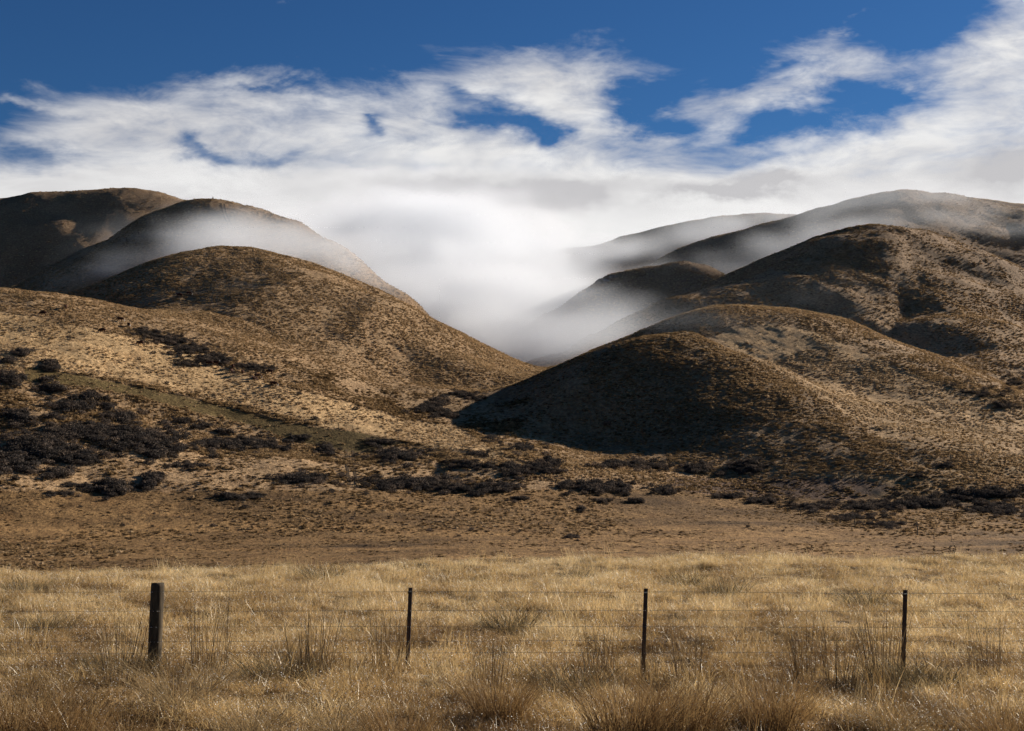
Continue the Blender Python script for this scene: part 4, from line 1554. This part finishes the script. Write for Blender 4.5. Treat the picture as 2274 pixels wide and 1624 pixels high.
# ------------------------------------------------------------------ fog that pours over the hills
FMIN, FMAX, FRES = np.array([-620., 470., 0.]), np.array([760., 1640., 300.]), (262, 222, 58)
ax3 = [np.linspace(FMIN[i], FMAX[i], FRES[i]) for i in range(3)]
GX, GY = np.meshgrid(ax3[0], ax3[1], indexing='ij')
GZ = ground(GX.ravel(), GY.ravel()).reshape(GX.shape)
fx, fy, fz = np.meshgrid(*ax3, indexing='ij')
den = np.zeros(fx.shape, np.float32)
STREAMS = [  # layout points with distance, (horizontal radius, vertical radius) from start to end, density
    ([(860, 480, 1500), (900, 520, 1240), (960, 560, 1080), (1020, 620, 940), (1080, 690, 820), (1130, 750, 720), (1165, 785, 640)], (150, 40), (46, 17), .017),
    ([(1080, 640, 720), (1140, 710, 670), (1195, 765, 635), (1260, 778, 620), (1310, 765, 620)], (44, 20), (22, 8), .011),
    ([(1150, 540, 1300), (1120, 610, 1060), (1130, 680, 900)], (90, 24), (60, 18), .008),
    ([(110, 690, 700), (230, 640, 690), (340, 592, 678), (470, 540, 665), (600, 528, 650), (740, 552, 640), (880, 620, 640)], (26, 7), (40, 12), .019),
    ([(250, 590, 705), (350, 545, 705), (450, 508, 700), (560, 498, 700), (680, 512, 705)], (22, 5), (26, 6), .010),
    ([(200, 580, 860), (320, 512, 870), (412, 458, 880)], (34, 8), (34, 8), .0060),
    ([(960, 600, 1180), (1130, 600, 1160), (1300, 575, 1140), (1430, 545, 1120), (1560, 515, 1110), (1680, 492, 1110), (1790, 474, 1120)], (46, 17), (36, 10), .009),
    ([(1180, 740, 900), (1300, 660, 900), (1420, 610, 900), (1530, 575, 905)], (40, 14), (30, 9), .007),
    ([(1560, 612, 790), (1640, 592, 795), (1740, 554, 800), (1840, 518, 800), (1940, 490, 805), (2040, 474, 815), (2160, 478, 815), (2330, 500, 815)], (34, 13), (36, 10), .0095),
    ([(1700, 492, 900), (1820, 462, 890), (1920, 440, 880), (2000, 428, 880), (2100, 440, 880), (2260, 462, 880)], (36, 9), (34, 7), .0050),
    ([(1150, 800, 600), (1230, 770, 610), (1330, 735, 620), (1430, 700, 625)], (38, 13), (26, 8), .006),
    ([(600, 705, 515), (680, 730, 500), (760, 750, 490)], (26, 8), (22, 7), .0048),
    ([(1500, 728, 520), (1590, 725, 515), (1680, 735, 505)], (26, 6), (22, 6), .0040),
    ([(520, 500, 1080), (640, 520, 1060), (760, 545, 1040), (900, 560, 1040)], (40, 10), (90, 24), .016),
]
nz = np.zeros(fx.shape, np.float32)
for sca, amp, sd in ((85, .75, 1), (36, .75, 2), (16, .65, 3)):
    nz += amp * vnoise3(fx / sca + .3 * fz / sca, fy / sca, fz / (sca * .42), sd).astype(np.float32)
for pl, ra, rb, dn in STREAMS:
    P = np.array([W(*p) for p in pl])
    n_ = len(P) - 1
    lo = P.min(0) - 2.6 * np.array([max(ra[0], rb[0])] * 2 + [max(ra[1], rb[1])])
    hi = P.max(0) + 2.6 * np.array([max(ra[0], rb[0])] * 2 + [max(ra[1], rb[1])])
    sl = tuple(slice(max(0, int(np.searchsorted(ax3[i], lo[i])) - 1), int(np.searchsorted(ax3[i], hi[i])) + 1) for i in range(3))
    x_, y_, z_ = fx[sl], fy[sl], fz[sl]
    best = np.zeros(x_.shape)
    for i in range(n_):
        A, B = P[i], P[i + 1]
        d_ = B - A
        t_ = np.clip(((x_ - A[0]) * d_[0] + (y_ - A[1]) * d_[1]) / (d_[0] ** 2 + d_[1] ** 2), 0, 1)
        f_ = (i + t_) / n_
        rh = ra[0] + (rb[0] - ra[0]) * f_
        rv = ra[1] + (rb[1] - ra[1]) * f_
        q2 = ((x_ - A[0] - t_ * d_[0]) ** 2 + (y_ - A[1] - t_ * d_[1]) ** 2) / rh ** 2 + ((z_ - A[2] - t_ * d_[2]) / rv) ** 2
        np.maximum(best, np.exp(-q2) * (.3 + .7 * np.clip(np.minimum(f_, 1 - f_) / .22, 0, 1)), out=best)
    c_ = np.clip((best + 1.05 * nz[sl] * (.25 + .75 * np.sqrt(best)) - .20) / .8, 0, 1.3)
    den[sl] += dn * 1.7 * c_ ** 1.5
hag = fz - GZ[:, :, None]
den *= np.clip((hag + 12) / 8, 0, 1)
# fade at the walls of the grid
for i in range(3):
    c = np.minimum(np.arange(FRES[i]), np.arange(FRES[i])[::-1]) / 6.0
    den *= np.clip(c, 0, 1).reshape([-1 if k == i else 1 for k in range(3)])
den += 3.5e-5
me = bpy.data.meshes.new('fog')
me.vertices.add(den.size)
me.vertices.foreach_set('co', np.stack([fx, fy, fz], -1).reshape(-1).astype(np.float32))
a = me.attributes.new('dens', 'FLOAT', 'POINT')
a.data.foreach_set('value', den.reshape(-1).astype(np.float32))
fog = link('fog', me)
ng = bpy.data.node_groups.new('fog', 'GeometryNodeTree')
ng.interface.new_socket('Geometry', in_out='INPUT', socket_type='NodeSocketGeometry')
ng.interface.new_socket('Geometry', in_out='OUTPUT', socket_type='NodeSocketGeometry')
t = NT(ng)
gi, go = t.n('NodeGroupInput'), t.n('NodeGroupOutput')
vc = t.n('GeometryNodeVolumeCube')
si = t.n('GeometryNodeSampleIndex')
na = t.n('GeometryNodeInputNamedAttribute', data_type='FLOAT')
na.inputs['Name'].default_value = 'dens'
po = t.n('GeometryNodeInputPosition')
v1 = t.vm('SUBTRACT', po.outputs[0], tuple(FMIN))
v1 = t.vm('MULTIPLY', v1, tuple((np.array(FRES) - 1) / (FMAX - FMIN)))
v1 = t.vm('ADD', v1, (.5, .5, .5))
fl = t.n('ShaderNodeVectorMath', operation='FLOOR')
t.put(fl.inputs[0], v1)
ix = t.vm('DOT_PRODUCT', fl.outputs[0], (FRES[1] * FRES[2], FRES[2], 1))
t.put(si.inputs['Index'], ix)
t.put(si.inputs['Geometry'], gi.outputs[0])
t.put(si.inputs['Value'], na.outputs[0])
t.put(vc.inputs['Density'], si.outputs[0])
vc.inputs['Min'].default_value = FMIN
vc.inputs['Max'].default_value = FMAX
for k, s in enumerate('XYZ'):
    vc.inputs['Resolution ' + s].default_value = FRES[k]
smt = t.n('GeometryNodeSetMaterial')
t.put(smt.inputs['Geometry'], vc.outputs[0])
t.put(go.inputs[0], smt.outputs[0])
m, t2 = new_mat('fog')
o_ = t2.n('ShaderNodeOutputMaterial')
pv = t2.n('ShaderNodeVolumePrincipled')
pv.inputs['Color'].default_value = (.88, .90, .93, 1)
pv.inputs['Density'].default_value = 1.0
pv.inputs['Anisotropy'].default_value = .25
t2.put(o_.inputs['Volume'], pv.outputs[0])
smt.inputs['Material'].default_value = m
me.materials.append(m)
fog.modifiers.new('fog', 'NODES').node_group = ng
tag(fog, 'white fog spilling down the valley and over the hilltops', 'fog', None, 'stuff')
